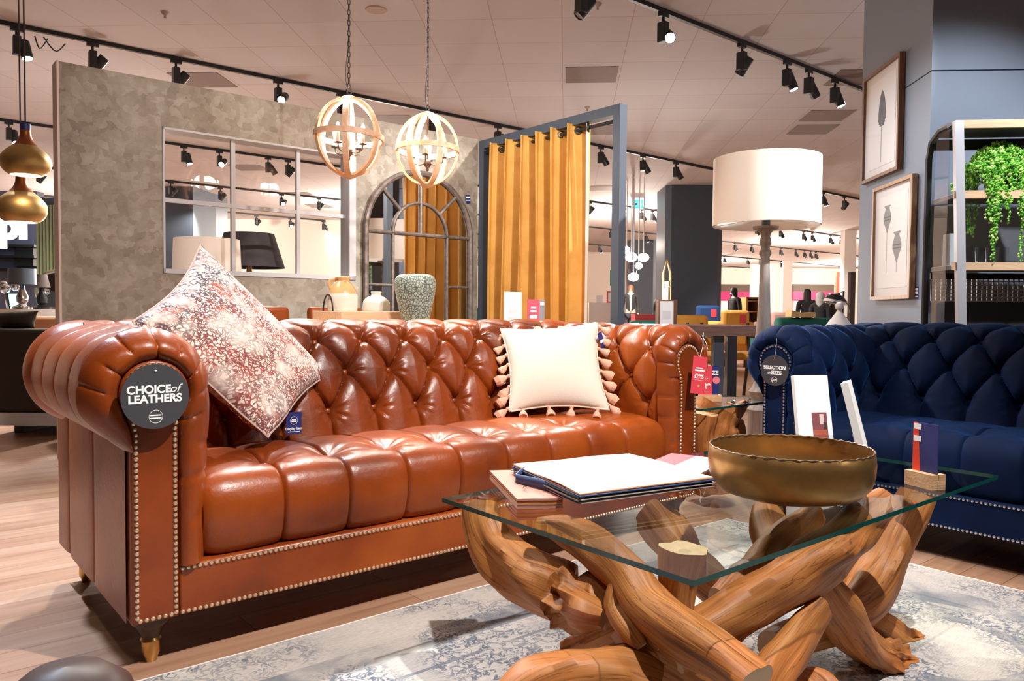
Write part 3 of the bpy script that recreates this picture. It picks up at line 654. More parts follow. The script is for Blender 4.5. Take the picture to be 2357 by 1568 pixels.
# ------------------------------------------------------------------ rug
def rug_mat():
    m, nt, b = nmat('distressed_rug')
    tc = N(nt, 'ShaderNodeTexCoord'); O = tc.outputs['Object']
    def noise(s, d=4.0, dist=0.0, st=None):
        n = N(nt, 'ShaderNodeTexNoise', Scale=float(s), Detail=float(d), Distortion=dist)
        if st:
            mp = N(nt, 'ShaderNodeMapping'); mp.inputs['Scale'].default_value = st; nt.links.new(O, mp.inputs['Vector']); nt.links.new(mp.outputs[0], n.inputs['Vector'])
        else: nt.links.new(O, n.inputs['Vector'])
        return n
    base = ramp(nt, [(.3, (.40, .38, .375)), (.5, (.54, .50, .465)), (.7, (.64, .60, .54))]); nt.links.new(noise(2.2, 5).outputs['Fac'], base.inputs['Fac'])
    flow = ramp(nt, [(.47, (0, 0, 0)), (.53, (1, 1, 1)), (.56, (1, 1, 1)), (.62, (0, 0, 0))]); nt.links.new(noise(38, 5, 1.5).outputs['Fac'], flow.inputs['Fac'])
    patch = ramp(nt, [(.42, (0, 0, 0)), (.56, (1, 1, 1))]); nt.links.new(noise(3.1, 4, .3).outputs['Fac'], patch.inputs['Fac'])
    # bands: borders parallel to the edges and rings of a medallion
    sx = N(nt, 'ShaderNodeSeparateXYZ'); nt.links.new(O, sx.inputs[0])
    def band(sock, c, w):
        a = N(nt, 'ShaderNodeMath', operation='SUBTRACT'); nt.links.new(sock, a.inputs[0]); a.inputs[1].default_value = c
        a2 = N(nt, 'ShaderNodeMath', operation='ABSOLUTE'); nt.links.new(a.outputs[0], a2.inputs[0])
        a3 = N(nt, 'ShaderNodeMath', operation='LESS_THAN'); nt.links.new(a2.outputs[0], a3.inputs[0]); a3.inputs[1].default_value = w; return a3.outputs[0]
    ln = N(nt, 'ShaderNodeVectorMath', operation='DISTANCE'); nt.links.new(O, ln.inputs[0]); ln.inputs[1].default_value = (-.62, -1.05, 0)
    tot = None
    for s in (band(sx.outputs['Y'], -.22, .05), band(sx.outputs['Y'], -.36, .006), band(sx.outputs['X'], -.22, .05), band(sx.outputs['X'], -.34, .006), band(ln.outputs['Value'], .36, .035), band(ln.outputs['Value'], .42, .006), band(ln.outputs['Value'], .22, .02)):
        if tot is None: tot = s
        else:
            a = N(nt, 'ShaderNodeMath', operation='MAXIMUM'); nt.links.new(tot, a.inputs[0]); nt.links.new(s, a.inputs[1]); tot = a.outputs[0]
    wear = ramp(nt, [(.4, (.05, .05, .05)), (.6, (.75, .75, .75))]); nt.links.new(noise(7, 6, .5).outputs['Fac'], wear.inputs['Fac'])
    tb_ = N(nt, 'ShaderNodeMath', operation='MULTIPLY'); nt.links.new(tot, tb_.inputs[0]); nt.links.new(wear.outputs['Color'], tb_.inputs[1])
    fl = N(nt, 'ShaderNodeMath', operation='MULTIPLY'); nt.links.new(flow.outputs['Color'], fl.inputs[0]); nt.links.new(patch.outputs['Color'], fl.inputs[1])
    mx = N(nt, 'ShaderNodeMath', operation='MAXIMUM'); nt.links.new(tb_.outputs[0], mx.inputs[0]); nt.links.new(fl.outputs[0], mx.inputs[1])
    c = N(nt, 'ShaderNodeMix', data_type='RGBA'); nt.links.new(mx.outputs[0], c.inputs[0]); nt.links.new(base.outputs['Color'], c.inputs[6]); c.inputs[7].default_value = (.095, .12, .17, 1)
    fib = noise(60, 3, 0, (1, 8, 1)); fr_ = ramp(nt, [(.3, (.72, .72, .72)), (.7, (1, 1, 1))]); nt.links.new(fib.outputs['Fac'], fr_.inputs['Fac'])
    c2 = N(nt, 'ShaderNodeMix', data_type='RGBA', blend_type='MULTIPLY'); c2.inputs[0].default_value = 1; nt.links.new(c.outputs[2], c2.inputs[6]); nt.links.new(fr_.outputs['Color'], c2.inputs[7])
    nt.links.new(c2.outputs[2], b.inputs['Base Color']); b.inputs['Roughness'].default_value = .95; b.inputs['Sheen Weight'].default_value = .2
    bp = N(nt, 'ShaderNodeBump', Strength=.5, Distance=.004); nt.links.new(noise(150).outputs['Fac'], bp.inputs['Height']); nt.links.new(bp.outputs['Normal'], b.inputs['Normal'])
    return m
rug = thing('rug', 'large distressed grey and cream rug under the driftwood coffee table', 'rug', uv(2.19, -.07), RZ)
ru, rv = 3.0, 2.3
edge = [(-ru, -rv)]; n_ = 90
def wav(i): return .004 * mnoise.noise(Vector((i * .37, 1.3, 0)))
pts = [(-ru + ru * i / n_, wav(i)) for i in range(n_ + 1)] + [(wav(i + 200), -rv * i / n_) for i in range(1, n_ + 1)] + [(-ru, -rv)]
MB().prism(pts, .0005, .011).build('pile', rug_mat(), rug, smooth=0)
pe = [(p[0], p[1], .006) for p in pts[:-1]]
MB().tube(pe, .0065, 6).build('bound_edge', mat('rug_binding', (.62, .58, .54), .95), rug)
# ------------------------------------------------------------------ coffee table
GZ = .43
L_, F__, R_ = touv(atz(1008, 1148, GZ)), touv(atz(1618, 1337, GZ)), touv(atz(2289, 1093, GZ))
gu0, gu1 = .5 * (L_[0] + F__[0]), R_[0]; gv0, gv1 = .5 * (F__[1] + R_[1]), L_[1]
table = thing('coffee_table', 'coffee table of tangled teak roots under a clear rectangular glass top', 'coffee table', uv((gu0 + gu1) / 2, (gv0 + gv1) / 2), RZ)
tw, td = (gu1 - gu0) / 2, (gv1 - gv0) / 2
tp = MB().box((-tw, -td, GZ - .010), (tw, td, GZ)).build('glass_top', GLASS, table, smooth=0)
tp.data.materials.append(GLASSEDGE)
for p in tp.data.polygons:
    if abs(p.normal.z) < .5: p.material_index = 1
TM = Matrix.Translation(table.location) @ Matrix.Rotation(RZ, 4, 'Z'); TI = TM.inverted()
def branch(parent, pts, name='root_branch', seed=0, flat0=True, flat1=True, rough=.12, inv=None, fray=0, label=None, zmin=.013):
    """pts: (px, py, Y, radius in px); swept wood limb with knots and ridges"""
    Q = []
    for px, py, Y, r in pts:
        p = aty(px, py, Y); Q.append((*p, r * Y / FPX))
    S, q = spline(Q, max(24, int(6 * len(Q))) * 2)
    n = 22; rings = []; nrm = None; m = len(S); us = []
    r_ = random.Random(seed); ph = [r_.uniform(0, 6) for _ in range(6)]
    for i in range(m):
        p = Vector(S[i, :3]); t = (Vector(S[min(i + 1, m - 1), :3]) - Vector(S[max(i - 1, 0), :3])).normalized()
        if nrm is None: nrm = t.orthogonal()
        nrm = (nrm - t * nrm.dot(t)).normalized(); bn = t.cross(nrm); row = []
        for k in range(n):
            a = 2 * PI * k / n; d = nrm * math.cos(a) + bn * math.sin(a)
            w = q[i]
            f = 1 + rough * (math.sin(2 * a + ph[0] + 4 * w) * .6 + math.sin(3 * a + ph[1] - 6 * w) * .5 + math.sin(5 * a + ph[2] + 9 * w) * .25)
            f += .22 * rough / .12 * mnoise.noise(Vector((d.x * 1.2 + seed * 3.1, d.y * 1.2, w * 9 + d.z * 1.2)))
            end = min(i, m - 1 - i)
            if fray and i > m * .72: f *= 1 + fray * (mnoise.noise(Vector((a * 2.6, w * 14, seed))) + .5 * mnoise.noise(Vector((a * 6, w * 30, seed))))
            v_ = p + d * (S[i, 3] * f)
            if v_.z < zmin: v_.z = zmin + (v_.z - zmin) * .02
            if v_.z > GZ - .0115 and inv is TI: v_.z = GZ - .0115 - abs(v_.z - GZ) * .01
            row.append(tuple((inv or TI) @ v_))
        rings.append(row)
    mb = MB(); mb.grid(np.array(rings), wv=True)
    nv = len(mb.v)
    def cap(ring, idx, rev):
        c = np.mean(np.array(ring), 0); mb.v.append(tuple(c)); ci = len(mb.v) - 1
        for k in range(n):
            a, b = idx + k, idx + (k + 1) % n; mb.f.append((ci, b, a) if rev else (ci, a, b))
    cap(rings[0], 0, True); cap(rings[-1], (m - 1) * n, False)
    me = bpy.data.meshes.new(name); me.from_pydata(mb.v, [], mb.f); me.update()
    bm = bmesh.new(); bm.from_mesh(me); bmesh.ops.recalc_face_normals(bm, faces=bm.faces); bm.to_mesh(me); bm.free()
    me.shade_smooth(); me.set_sharp_from_angle(angle=math.radians(50))
    ul = me.uv_layers.new(name='UVMap')
    for poly in me.polygons:
        for li in poly.loop_indices:
            vi = me.loops[li].vertex_index
            if vi < nv:
                i, k = divmod(vi, n); kk = k if not (k == 0 and any((me.loops[l].vertex_index % n) == n - 1 for l in poly.loop_indices)) else n
                ul.data[li].uv = (float(q[i]) * .55, kk / n * .9)
            else: ul.data[li].uv = (0, 0)
    o = bpy.data.objects.new(name, me); COL.objects.link(o); me.materials.append(DRIFT); me.materials.append(CUTWOOD); o.parent = parent
    if label: o['label'] = label
    for poly in me.polygons:
        if any(v >= nv for v in poly.vertices): poly.material_index = 1
    return o
BR = [
    # left curved limb up to the left glass pad
    [(1112, 1158, 1.76, 38), (1112, 1200, 1.74, 42), (1140, 1262, 1.70, 50), (1205, 1320, 1.64, 58), (1290, 1360, 1.57, 62), (1360, 1392, 1.52, 55), (1400, 1410, 1.50, 44)],
    # arching limb from under the glass down to the front
    [(1235, 1208, 1.62, 14), (1300, 1222, 1.60, 30), (1375, 1262, 1.56, 44), (1440, 1322, 1.50, 50), (1490, 1392, 1.44, 54), (1560, 1450, 1.38, 56), (1650, 1510, 1.32, 58), (1740, 1575, 1.26, 60)],
    [(1432, 1350, 1.48, 26), (1428, 1400, 1.46, 30), (1452, 1450, 1.42, 26), (1478, 1488, 1.40, 12)],
    [(1470, 1340, 1.47, 22), (1478, 1410, 1.44, 30), (1505, 1470, 1.41, 22), (1520, 1492, 1.40, 12)],
    # stump under the front glass pad
    [(1576, 1262, 1.50, 54), (1572, 1300, 1.50, 52), (1566, 1350, 1.50, 48), (1556, 1415, 1.50, 38), (1550, 1450, 1.50, 26)],
    # long diagonal limb, lower left to upper right
    [(1540, 1500, 1.46, 50), (1640, 1440, 1.50, 58), (1740, 1385, 1.55, 60), (1840, 1325, 1.61, 60), (1920, 1265, 1.68, 54), (1985, 1205, 1.76, 44), (2040, 1160, 1.83, 34)],
    # right limb carrying the right corner of the glass
    [(2112, 1142, 2.02, 40), (2085, 1200, 2.00, 44), (2045, 1285, 1.96, 50), (1995, 1370, 1.91, 52), (1925, 1420, 1.86, 48), (1850, 1455, 1.80, 40), (1770, 1490, 1.72, 34)],
    # limb ending in the right foot
    [(1868, 1300, 1.66, 30), (1895, 1350, 1.68, 46), (1940, 1420, 1.73, 50), (1990, 1485, 1.80, 46), (2040, 1512, 1.86, 40), (2082, 1518, 1.90, 30)],
    [(1960, 1395, 1.95, 24), (2010, 1425, 1.97, 32), (2062, 1462, 2.0, 34), (2105, 1490, 2.03, 30)],
    [(1985, 1290, 2.08, 34), (1968, 1318, 2.05, 36), (1935, 1345, 2.0, 40), (1900, 1375, 1.92, 34)],
    # short limb down to the front right
    [(1890, 1395, 1.60, 26), (1850, 1440, 1.56, 38), (1805, 1500, 1.50, 46), (1765, 1560, 1.44, 50), (1740, 1610, 1.40, 50)],
    # big front root
    [(1150, 1640, 1.32, 52), (1235, 1585, 1.34, 66), (1330, 1560, 1.37, 72), (1420, 1560, 1.40, 74), (1500, 1590, 1.40, 70)],
    [(1300, 1500, 1.62, 26), (1365, 1475, 1.60, 34), (1440, 1440, 1.56, 38), (1520, 1420, 1.55, 40)],
    [(1850, 1555, 1.58, 20), (1880, 1580, 1.55, 40), (1910, 1620, 1.52, 44)],
    [(1810, 1548, 1.66, 18), (1830, 1580, 1.62, 30), (1840, 1620, 1.6, 34)],
    # rear limbs seen through the glass
    [(1500, 1182, 2.06, 46), (1540, 1235, 2.00, 46), (1590, 1300, 1.92, 46), (1650, 1360, 1.84, 44), (1720, 1410, 1.76, 40)],
    [(1874, 1176, 1.98, 26), (1840, 1212, 1.94, 34), (1790, 1262, 1.86, 44), (1730, 1330, 1.76, 46), (1660, 1400, 1.66, 44)],
    [(1760, 1172, 2.1, 30), (1770, 1210, 2.05, 40), (1790, 1270, 1.96, 44), (1810, 1340, 1.86, 44)],
    [(1440, 1420, 1.52, 50), (1500, 1470, 1.50, 60), (1580, 1520, 1.50, 62), (1660, 1560, 1.50, 60), (1760, 1600, 1.52, 54)],
]
base = bpy.data.objects.new('root_base', None); COL.objects.link(base); base.parent = table
for i, p in enumerate(BR):
    branch(base, p, seed=i, fray=.7 if i in (0, 7, 8, 9) else 0, rough=.15 if i in (0, 1, 5, 6) else .18)
for px, py in ((1110, 1158), (1576, 1270), (1698, 1288), (2108, 1135)):
    p = TI @ Vector(tuple(atz(px, py, GZ - .012)))
    MB().lathe([(1e-4, .0015), (.011, .0015), (.012, .0), (1e-4, -.0)], (p.x, p.y, p.z), 20).build('glass_pad', ACRYL, table, label='small clear round pad under the glass')
# ------------------------------------------------------------------ brass bowl
def hammered(name, c1, c2):
    m, nt, b = nmat(name); tc = N(nt, 'ShaderNodeTexCoord')
    n1 = N(nt, 'ShaderNodeTexNoise', Scale=9.0, Detail=6.0); nt.links.new(tc.outputs['Object'], n1.inputs['Vector'])
    r = ramp(nt, [(.3, c1), (.7, c2)]); nt.links.new(n1.outputs['Fac'], r.inputs['Fac']); nt.links.new(r.outputs['Color'], b.inputs['Base Color'])
    rr = ramp(nt, [(.3, (.5, .5, .5)), (.7, (.3, .3, .3))]); nt.links.new(n1.outputs['Fac'], rr.inputs['Fac']); nt.links.new(rr.outputs['Color'], b.inputs['Roughness'])
    n2 = N(nt, 'ShaderNodeTexNoise', Scale=26.0, Detail=2.0); nt.links.new(tc.outputs['Object'], n2.inputs['Vector'])
    bp = N(nt, 'ShaderNodeBump', Strength=.25, Distance=.006); nt.links.new(n2.outputs['Fac'], bp.inputs['Height']); nt.links.new(bp.outputs['Normal'], b.inputs['Normal'])
    b.inputs['Metallic'].default_value = .85; return m
bc = atz(1816, 1140, GZ)
bowl = thing('bowl', 'wide round hammered brass bowl on the glass coffee table', 'bowl', (bc[0], bc[1], GZ))
RB = .199; pr_ = [(1e-4, .002), (.09, .001), (.14, .004), (.171, .014), (.190, .033), (.198, .058), (.2, .086), (.1965, .112)]
inn = [(.1935, .113), (.1955, .086), (.193, .059), (.185, .037), (.167, .02), (.137, .01), (1e-4, .007)]
MB().lathe([(max(a * .925, 1e-4), b) for a, b in pr_ + [(.194, .1145)] + inn], n=96).build('bowl_body', hammered('hammered_brass', (.24, .115, .033), (.45, .265, .095)), bowl, smooth=60)
mb = MB(); a = np.linspace(0, 2 * PI, 220, endpoint=False)
mb.tube([((.18 + .0006 * math.sin(37 * t)) * math.cos(t), (.18 + .0006 * math.sin(37 * t)) * math.sin(t), .1135 + .0009 * math.sin(53 * t) + .0006 * math.sin(29 * t)) for t in a], .0022, 6, closed=True)
mb.build('rim', mat('worn_rim', (.30, .22, .15), .35, .9), bowl, label='dark uneven cut rim')
# ------------------------------------------------------------------ leather swatch books
def sheet(poly, z, th, m, name, parent, F_=None, wave=.0, seed=0, n=26):
    """thin rounded leather sheet over a 4 corner polygon (local xy)"""
    A, B, Cc, D = [np.array(p, float) for p in poly]; a = np.linspace(0, 1, n); P = np.zeros((n, n, 3))
    for i, s in enumerate(a):
        for j, t in enumerate(a):
            # rounded corners
            p = A * (1 - s) * (1 - t) + B * s * (1 - t) + Cc * s * t + D * (1 - s) * t
            P[i, j, :2] = p; P[i, j, 2] = z + wave * (mnoise.noise(Vector((s * 2.2, t * 2.2, seed))) + .9 * max(0, mnoise.noise(Vector((s * 1.3 + 5, t * 1.3, seed)))))
    top = P.copy(); top[..., 2] += th
    mb = MB(); mb.grid(top); mb.grid(P[::-1])
    rim = lambda Q: np.concatenate([Q[:-1, 0], Q[-1, :-1], Q[:0:-1, -1], Q[0, :0:-1]])
    mb.grid(np.stack([rim(P), rim(top)], 1), wu=True)
    return mb.build(name, m, parent, smooth=50)
PINK = mat('pink_leather', (.56, .24, .19), .5, bump=(200, .1)); ORNG = mat('tan_leather_sheet', (.62, .24, .07), .5)
LTH = {'teal': (.02, .13, .20), 'charcoal': (.05, .055, .08), 'grey': (.32, .30, .30), 'stone': (.5, .44, .4), 'lilac': (.33, .30, .46), 'navy': (.025, .05, .14), 'rust': (.38, .12, .05)}
LTH = {k: mat(k + '_leather_sheet', c, .5) for k, c in LTH.items()}
IVORY = mat('ivory_leather', (.84, .76, .67), .55, bump=(180, .12))
bb = atz(1400, 1130, GZ); bk = thing('swatch_book', 'thick book of large leather samples topped by an ivory hide', 'sample book', bb, RZ)
BI = (Matrix.Translation(bk.location) @ Matrix.Rotation(RZ, 4, 'Z')).inverted()
def lp(px, py, z): q = BI @ Vector(tuple(atz(px, py, z))); return (q.x, q.y)
zt = GZ + .050
poly = [lp(1182, 1068, zt), lp(1335, 1136, zt), lp(1640, 1098, zt), lp(1448, 1044, zt)]
cen = np.mean(np.array(poly), 0)
names = ['lilac', 'stone', 'charcoal', 'grey', 'stone', 'charcoal', 'teal', 'navy']
for i, k in enumerate(names):
    j = 1 + .012 * math.sin(i * 2.1) + .01; off = np.array([.004 * math.sin(i * 1.7), .004 * math.cos(i * 2.3)])
    pp = [tuple((np.array(p) - cen) * j + cen + off) for p in poly]
    sheet(pp, .0265 + i * .0024, .0019, LTH[k], 'leather_sheet', bk, wave=.0012, seed=i)
sheet([tuple((np.array(p) - cen) * 1.006 + cen) for p in poly], .0459, .0020, ORNG, 'leather_sheet', bk, wave=.002, seed=8)
sheet(poly, .0482, .0022, IVORY, 'top_sheet', bk, wave=.004, seed=9)
h0 = BI @ Vector(tuple(atz(1290, 1132, GZ + .03))); h1 = BI @ Vector(tuple(atz(1186, 1102, GZ + .034))); h2 = BI @ Vector(tuple(atz(1215, 1083, GZ + .036)))
d01 = (h1 - h0).normalized()
pts_, _ = spline([h0, h0 * .6 + h1 * .4 + Vector((0, 0, .004)), h1 * .93 + h0 * .07, h1, h1 * .5 + h2 * .5 + Vector((0, 0, .004)), h2, h2 + Vector((.05, -.02, -.004))], 40)
P = np.array([[(p[0], p[1], p[2] + dz) for dz in (-.011, .011)] for p in pts_]); P2 = P.copy()
mb = MB().grid(P); st = mb.build('carry_strap', LTH['navy'], bk, smooth=60); s_ = st.modifiers.new('thick', 'SOLIDIFY'); s_.thickness = .004
pk = thing('swatch_book', 'smaller bundle of pinkish brown leather samples under the ivory topped book', 'sample book', atz(1215, 1130, GZ), RZ)
BI = (Matrix.Translation(pk.location) @ Matrix.Rotation(RZ, 4, 'Z')).inverted()
q4 = [lp(1127, 1086, GZ + .02), lp(1190, 1152, GZ + .02), lp(1296, 1150, GZ + .02), lp(1225, 1084, GZ + .02)]
c4 = np.mean(np.array(q4), 0)
for i, (mm, th) in enumerate(((PINK, .004), (LTH['stone'], .0035), (ORNG, .0035), (LTH['rust'], .003), (PINK, .005))):
    sheet([tuple((np.array(p) - c4) * (1 - .01 * (i % 2)) + c4) for p in q4], .001 + i * .0043, th, mm, 'leather_sheet' if i < 4 else 'cover', pk, wave=.0006, seed=20 + i)
p = BI @ Vector(tuple(atz(1208, 1124, GZ + .03)))
MB().lathe([(1e-4, .012), (.0045, .011), (.0045, .009), (.002, .008), (.002, 0), (1e-4, 0)], (p.x, p.y, .0228), 12).build('binding_screw', CHROME, pk)
# ------------------------------------------------------------------ leaflets and cards on the glass
def flat_sheet(name, px, m, label, cat, z, stripes=()):
    Q = [atz(a, b, z) for a, b in px]
    return card(name, Q, m, label, cat, [], stripes=stripes, thick=.0015)
lf = flat_sheet('leaflet', [(1548, 1070), (1632, 1030), (1675, 1058), (1590, 1100)], WHITE, 'red and white leaflet lying flat between the swatch book and the bowl', 'leaflet', GZ + .003, stripes=[(0, .55, 1, 1, RED)])
def leaflet_holder(px, Y0, label, lab2, W=.105, Hh=.235, yaw=0.0, photo=True, tilt=.2):
    """acrylic stand whose foot centre sits at pixel px on the glass"""
    c = atz(*px, GZ) + np.array([0, 0, .0005]); root = thing('leaflet_holder', label, 'leaflet holder', c, yaw)
    Tl = Matrix.Rotation(-tilt, 4, 'X')
    mb = MB(); mb.M = Tl
    mb.box((-W / 2 - .003, .022, .011), (W / 2 + .003, .0245, .115)); mb.box((-W / 2 - .003, -.002, .011), (W / 2 + .003, .0005, .075))
    for s in (-1, 1): mb.box((s * (W / 2 + .003) - .001, -.002, .011), (s * (W / 2 + .003) + .001, .0245, .08))
    mb.M = None; mb.box((-W / 2 - .003, -.012, .0005), (W / 2 + .003, .06, .003))
    mb.build('acrylic_stand', ACRYL, root, smooth=0)
    br = thing('brochure_stack', lab2, 'brochures', c, yaw)
    mb = MB(); mb.M = Tl; mb.box((-W / 2, .002, .012), (W / 2, .0205, Hh)); mb.build('brochures', WHITE, br, smooth=0)
    if photo:
        F_ = Tl @ Matrix(((1, 0, 0, 0), (0, 0, -1, .0015), (0, 1, 0, 0), (0, 0, 0, 1)))
        def pb(a, b, c, d, m, z=.0): 
            q = MB(); q.M = F_; q.box((a, b, z), (c, d, z + .0005)); return q
        m_ = [mat('photo_plum', (.20, .06, .07), .4), mat('photo_rust', (.38, .09, .06), .4), mat('photo_pale', (.6, .5, .47), .4), mat('photo_dark', (.05, .03, .03), .4)]
        h_ = Hh
        pb(-W * .08, h_ * .20, W * .36, h_ * .56, None).build('cover_photo', m_[0], br, smooth=0)
        pb(-W * .06, h_ * .24, W * .34, h_ * .36, None, .0004).build('photo_sofa', m_[1], br, smooth=0)
        pb(W * .14, h_ * .42, W * .26, h_ * .54, None, .0004).build('photo_window', m_[2], br, smooth=0)
        pb(W * .24, h_ * .36, W * .34, h_ * .44, None, .0006).build('photo_lamp', m_[3], br, smooth=0)
    return root
leaflet_holder((1885, 1062), 0, 'clear acrylic leaflet holder standing behind the brass bowl', 'stack of white brochures with a red sofa photograph behind the brass bowl', yaw=math.radians(8), W=.105, Hh=.25, tilt=.22)
leaflet_holder((2010, 1088), 0, 'clear acrylic leaflet holder seen edge on to the right of the bowl', 'stack of plain white brochures seen edge on right of the bowl', yaw=math.radians(62), W=.10, Hh=.25, photo=False, tilt=.25)
bp_ = atz(2128, 1120, GZ); blk = thing('card_holder', 'pale wooden block holding an upright card at the right end of the glass', 'card holder', bp_, math.radians(20))
mb = MB(); bw = .022
mb.box((-.0225, -.04, .0), (-.002, .04, .036)); mb.box((.002, -.04, .0), (.0225, .04, .036)); mb.box((-.004, -.04, 0), (.004, .04, .02)); mb.build('block', PALEWOOD, blk, smooth=0)
pc = thing('price_card', 'navy and red upright price card in the wooden block', 'price card', bp_ + np.array([0, 0, .021]), math.radians(20))
mb = MB(); mb.box((-.0012, -.036, 0), (.0012, .036, .135)); mb.build('card', NAVY, pc, smooth=0)
RED2 = mat('vivid_red', (.8, .06, .02), .5)
mb = MB(); mb.prism([(.036, 0), (.012, 0), (.022, .135), (.036, .135)], -.0018, -.0013, f=lambda a, b, d: (d, a, b)); mb.build('red_stripe', RED2, pc, smooth=0)
mb = MB(); 
for z in (.118, .088): mb.box((-.0024, .012, z), (-.0017, .034, z + .014))
mb.build('print', WTXT, pc, smooth=0)
# ------------------------------------------------------------------ side table between the sofas
SZ = .45
sc_ = np.array([.5 * (atz(1590, 942, SZ)[0] + atz(1758, 912, SZ)[0]), 0, 0])
s1, s2 = touv(atz(1622, 943, SZ)), touv(atz(1762, 920, SZ))
s1 = (max(2.19, s1[0]), max(.06, s1[1]), 0)
side = thing('side_table', 'square glass side table on a teak root stump between the two sofas', 'side table', uv(s1[0], s1[1]), RZ)
tp = MB().box((0, 0, SZ - .01), (.55, .52, SZ)).build('glass_top', GLASS, side, smooth=0, loc=(0, 0, 0)); tp.data.materials.append(GLASSEDGE)
for p in tp.data.polygons:
    if abs(p.normal.z) < .5: p.material_index = 1
SI = (Matrix.Translation(side.location) @ Matrix.Rotation(RZ, 4, 'Z')).inverted()
Ys = float(side.location.y) + .22
branch(side, [(1660, 940, Ys, 62), (1640, 975, Ys, 62), (1630, 1030, Ys, 56), (1640, 1120, Ys, 66)], 'root_stump', 41, inv=SI, zmin=.002, rough=.22)
branch(side, [(1612, 945, Ys - .1, 36), (1605, 1000, Ys - .08, 36), (1610, 1060, Ys - .05, 40), (1620, 1120, Ys, 40)], 'root_stump', 42, inv=SI, zmin=.002, rough=.2)
branch(side, [(1690, 930, Ys, 16), (1683, 960, Ys, 22), (1675, 1000, Ys, 18), (1660, 1060, Ys, 26)], 'root_branch', 43, inv=SI, zmin=.002)
branch(side, [(1718, 925, Ys + .06, 6), (1700, 945, Ys + .05, 14), (1660, 1000, Ys, 20)], 'root_branch', 44, inv=SI, zmin=.002)
branch(side, [(1704, 965, Ys, 6), (1700, 995, Ys, 16), (1680, 1025, Ys, 20), (1650, 1060, Ys, 26)], 'root_branch', 45, inv=SI, zmin=.002)
cb = atz(1632, 925, SZ); h2_ = thing('card_holder', 'pale wooden block holding two cards on the side table', 'card holder', (cb[0], cb[1], SZ + .0006), math.radians(4))
MB().box((-.055, -.018, 0), (.052, -.001, .032)).box((-.055, .001, 0), (.052, .018, .032)).box((-.055, -.002, 0), (.052, .002, .012)).build('block', PALEWOOD, h2_, smooth=0)
k0 = np.array([cb[0], cb[1], SZ]);
cd = card('price_card', [k0 + np.array(p) for p in ((-.05, -.004, .165), (.012, -.004, .165), (.012, -.004, .014), (-.05, -.004, .014))], RED, 'red card showing 29 in the wooden block on the side table', 'price card', [('29', .62, .38, .22, .03), ('£-', .55, .62, .12, .02)], [(.2, .2, .8, .21, WTXT)])
cd = card('price_card', [k0 + np.array(p) for p in ((.004, .003, .165), (.043, .003, .165), (.043, .003, .014), (.004, .003, .014))], NAVY, 'royal blue card with a red roundel in the wooden block on the side table', 'price card', [('IZE', .5, .78, .17, .03)], [])
mb = MB(); mb.lathe([(1e-4, .0014), (.0165, .0014), (.0165, .0004), (1e-4, .0004)], n=32, M=cd[1] @ Matrix.Translation((.028, .085, 0))); mb.build('roundel', mat('coral_print', (.8, .2, .25), .5), cd[0], smooth=30)
# ------------------------------------------------------------------ floor lamp
lc = aty(1757, 800, 4.75); lamp = thing('floor_lamp', 'tall turned grey wood floor lamp with a cream drum shade behind the blue sofa', 'floor lamp', (lc[0], lc[1], 0))
YL = lc[1]; zz = lambda y: float(aty(1765, y, YL)[2]); rr_ = lambda w: w / 2 * YL / FPX
GREYWOOD = wood_mat('grey_washed_wood', (.20, .165, .15), (.34, .295, .27), 4, (9, 9, 1), .6)
prof = [(1e-4, 0), (.125, 0), (.125, .05), (.10, .06), (.085, .075), (.085, .26), (.09, .27), (.075, .29), (.06, .30), (.055, .33), (.075, .36), (.082, .38), (.06, .41), (.05, .44), (.062, .47), (.066, .56), (.060, .62),
        (rr_(31), zz(748)), (rr_(27), zz(700)), (rr_(24), zz(650)), (rr_(21), zz(605)), (rr_(20), zz(592)), (rr_(28), zz(585)), (rr_(27), zz(580)), (rr_(20), zz(574)), (rr_(20), zz(568)), (rr_(27), zz(561)), (rr_(26), zz(555)),
        (rr_(21), zz(545)), (rr_(23), zz(538)), (rr_(34), zz(532)), (rr_(56), zz(527)), (rr_(58), zz(522)), (1e-4, zz(521))]
MB().lathe(prof, n=36).build('turned_post', GREYWOOD, lamp, smooth=40)
MB().lathe([(1e-4, zz(523)), (.028, zz(522)), (.026, zz(508)), (.018, zz(502)), (.018, zz(485)), (1e-4, zz(484))], n=16).build('lamp_holder', BLACK, lamp)
zb, ztp = zz(520), zz(366); rs = 119 * YL / FPX
SHADE = mat('cream_linen_shade', (.66, .57, .49), .8, bump=(300, .08)); SHADEIN = mat('shade_lining', (.78, .66, .5), .7)
mb = MB().lathe([(rs, zb), (rs * .995, ztp), (rs * .985, ztp), (rs * .985, zb)], n=64)
mb.build('lamp_shade', SHADE, lamp, smooth=40)
mb = MB()
for a in (.3, 2.4, 4.5): mb.tube([(.018 * math.cos(a), .018 * math.sin(a), zb + .05), (rs * .98 * math.cos(a), rs * .98 * math.sin(a), zb + .02)], .0025, 6)
mb.build('shade_spider', WHITE, lamp)
# ------------------------------------------------------------------ footstool peeking in at the bottom
fs = thing('footstool', 'dark brown leather footstool at the bottom left edge', 'footstool', (-.490, .845, .0115))
MB().lathe([(1e-4, .10), (.072, .10), (.080, .16), (.083, .30), (.079, .38), (.066, .417), (.040, .438), (1e-4, .444)], n=48).build('padded_top', mat('dark_hide', (.05, .02, .013), .45), fs)
for a in range(4): MB().lathe([(1e-4, .11), (.016, .11), (.011, 0), (1e-4, 0)], (.055 * math.cos(a * PI / 2 + .7), .055 * math.sin(a * PI / 2 + .7), 0), 12).build('leg', DARKWOOD, fs)
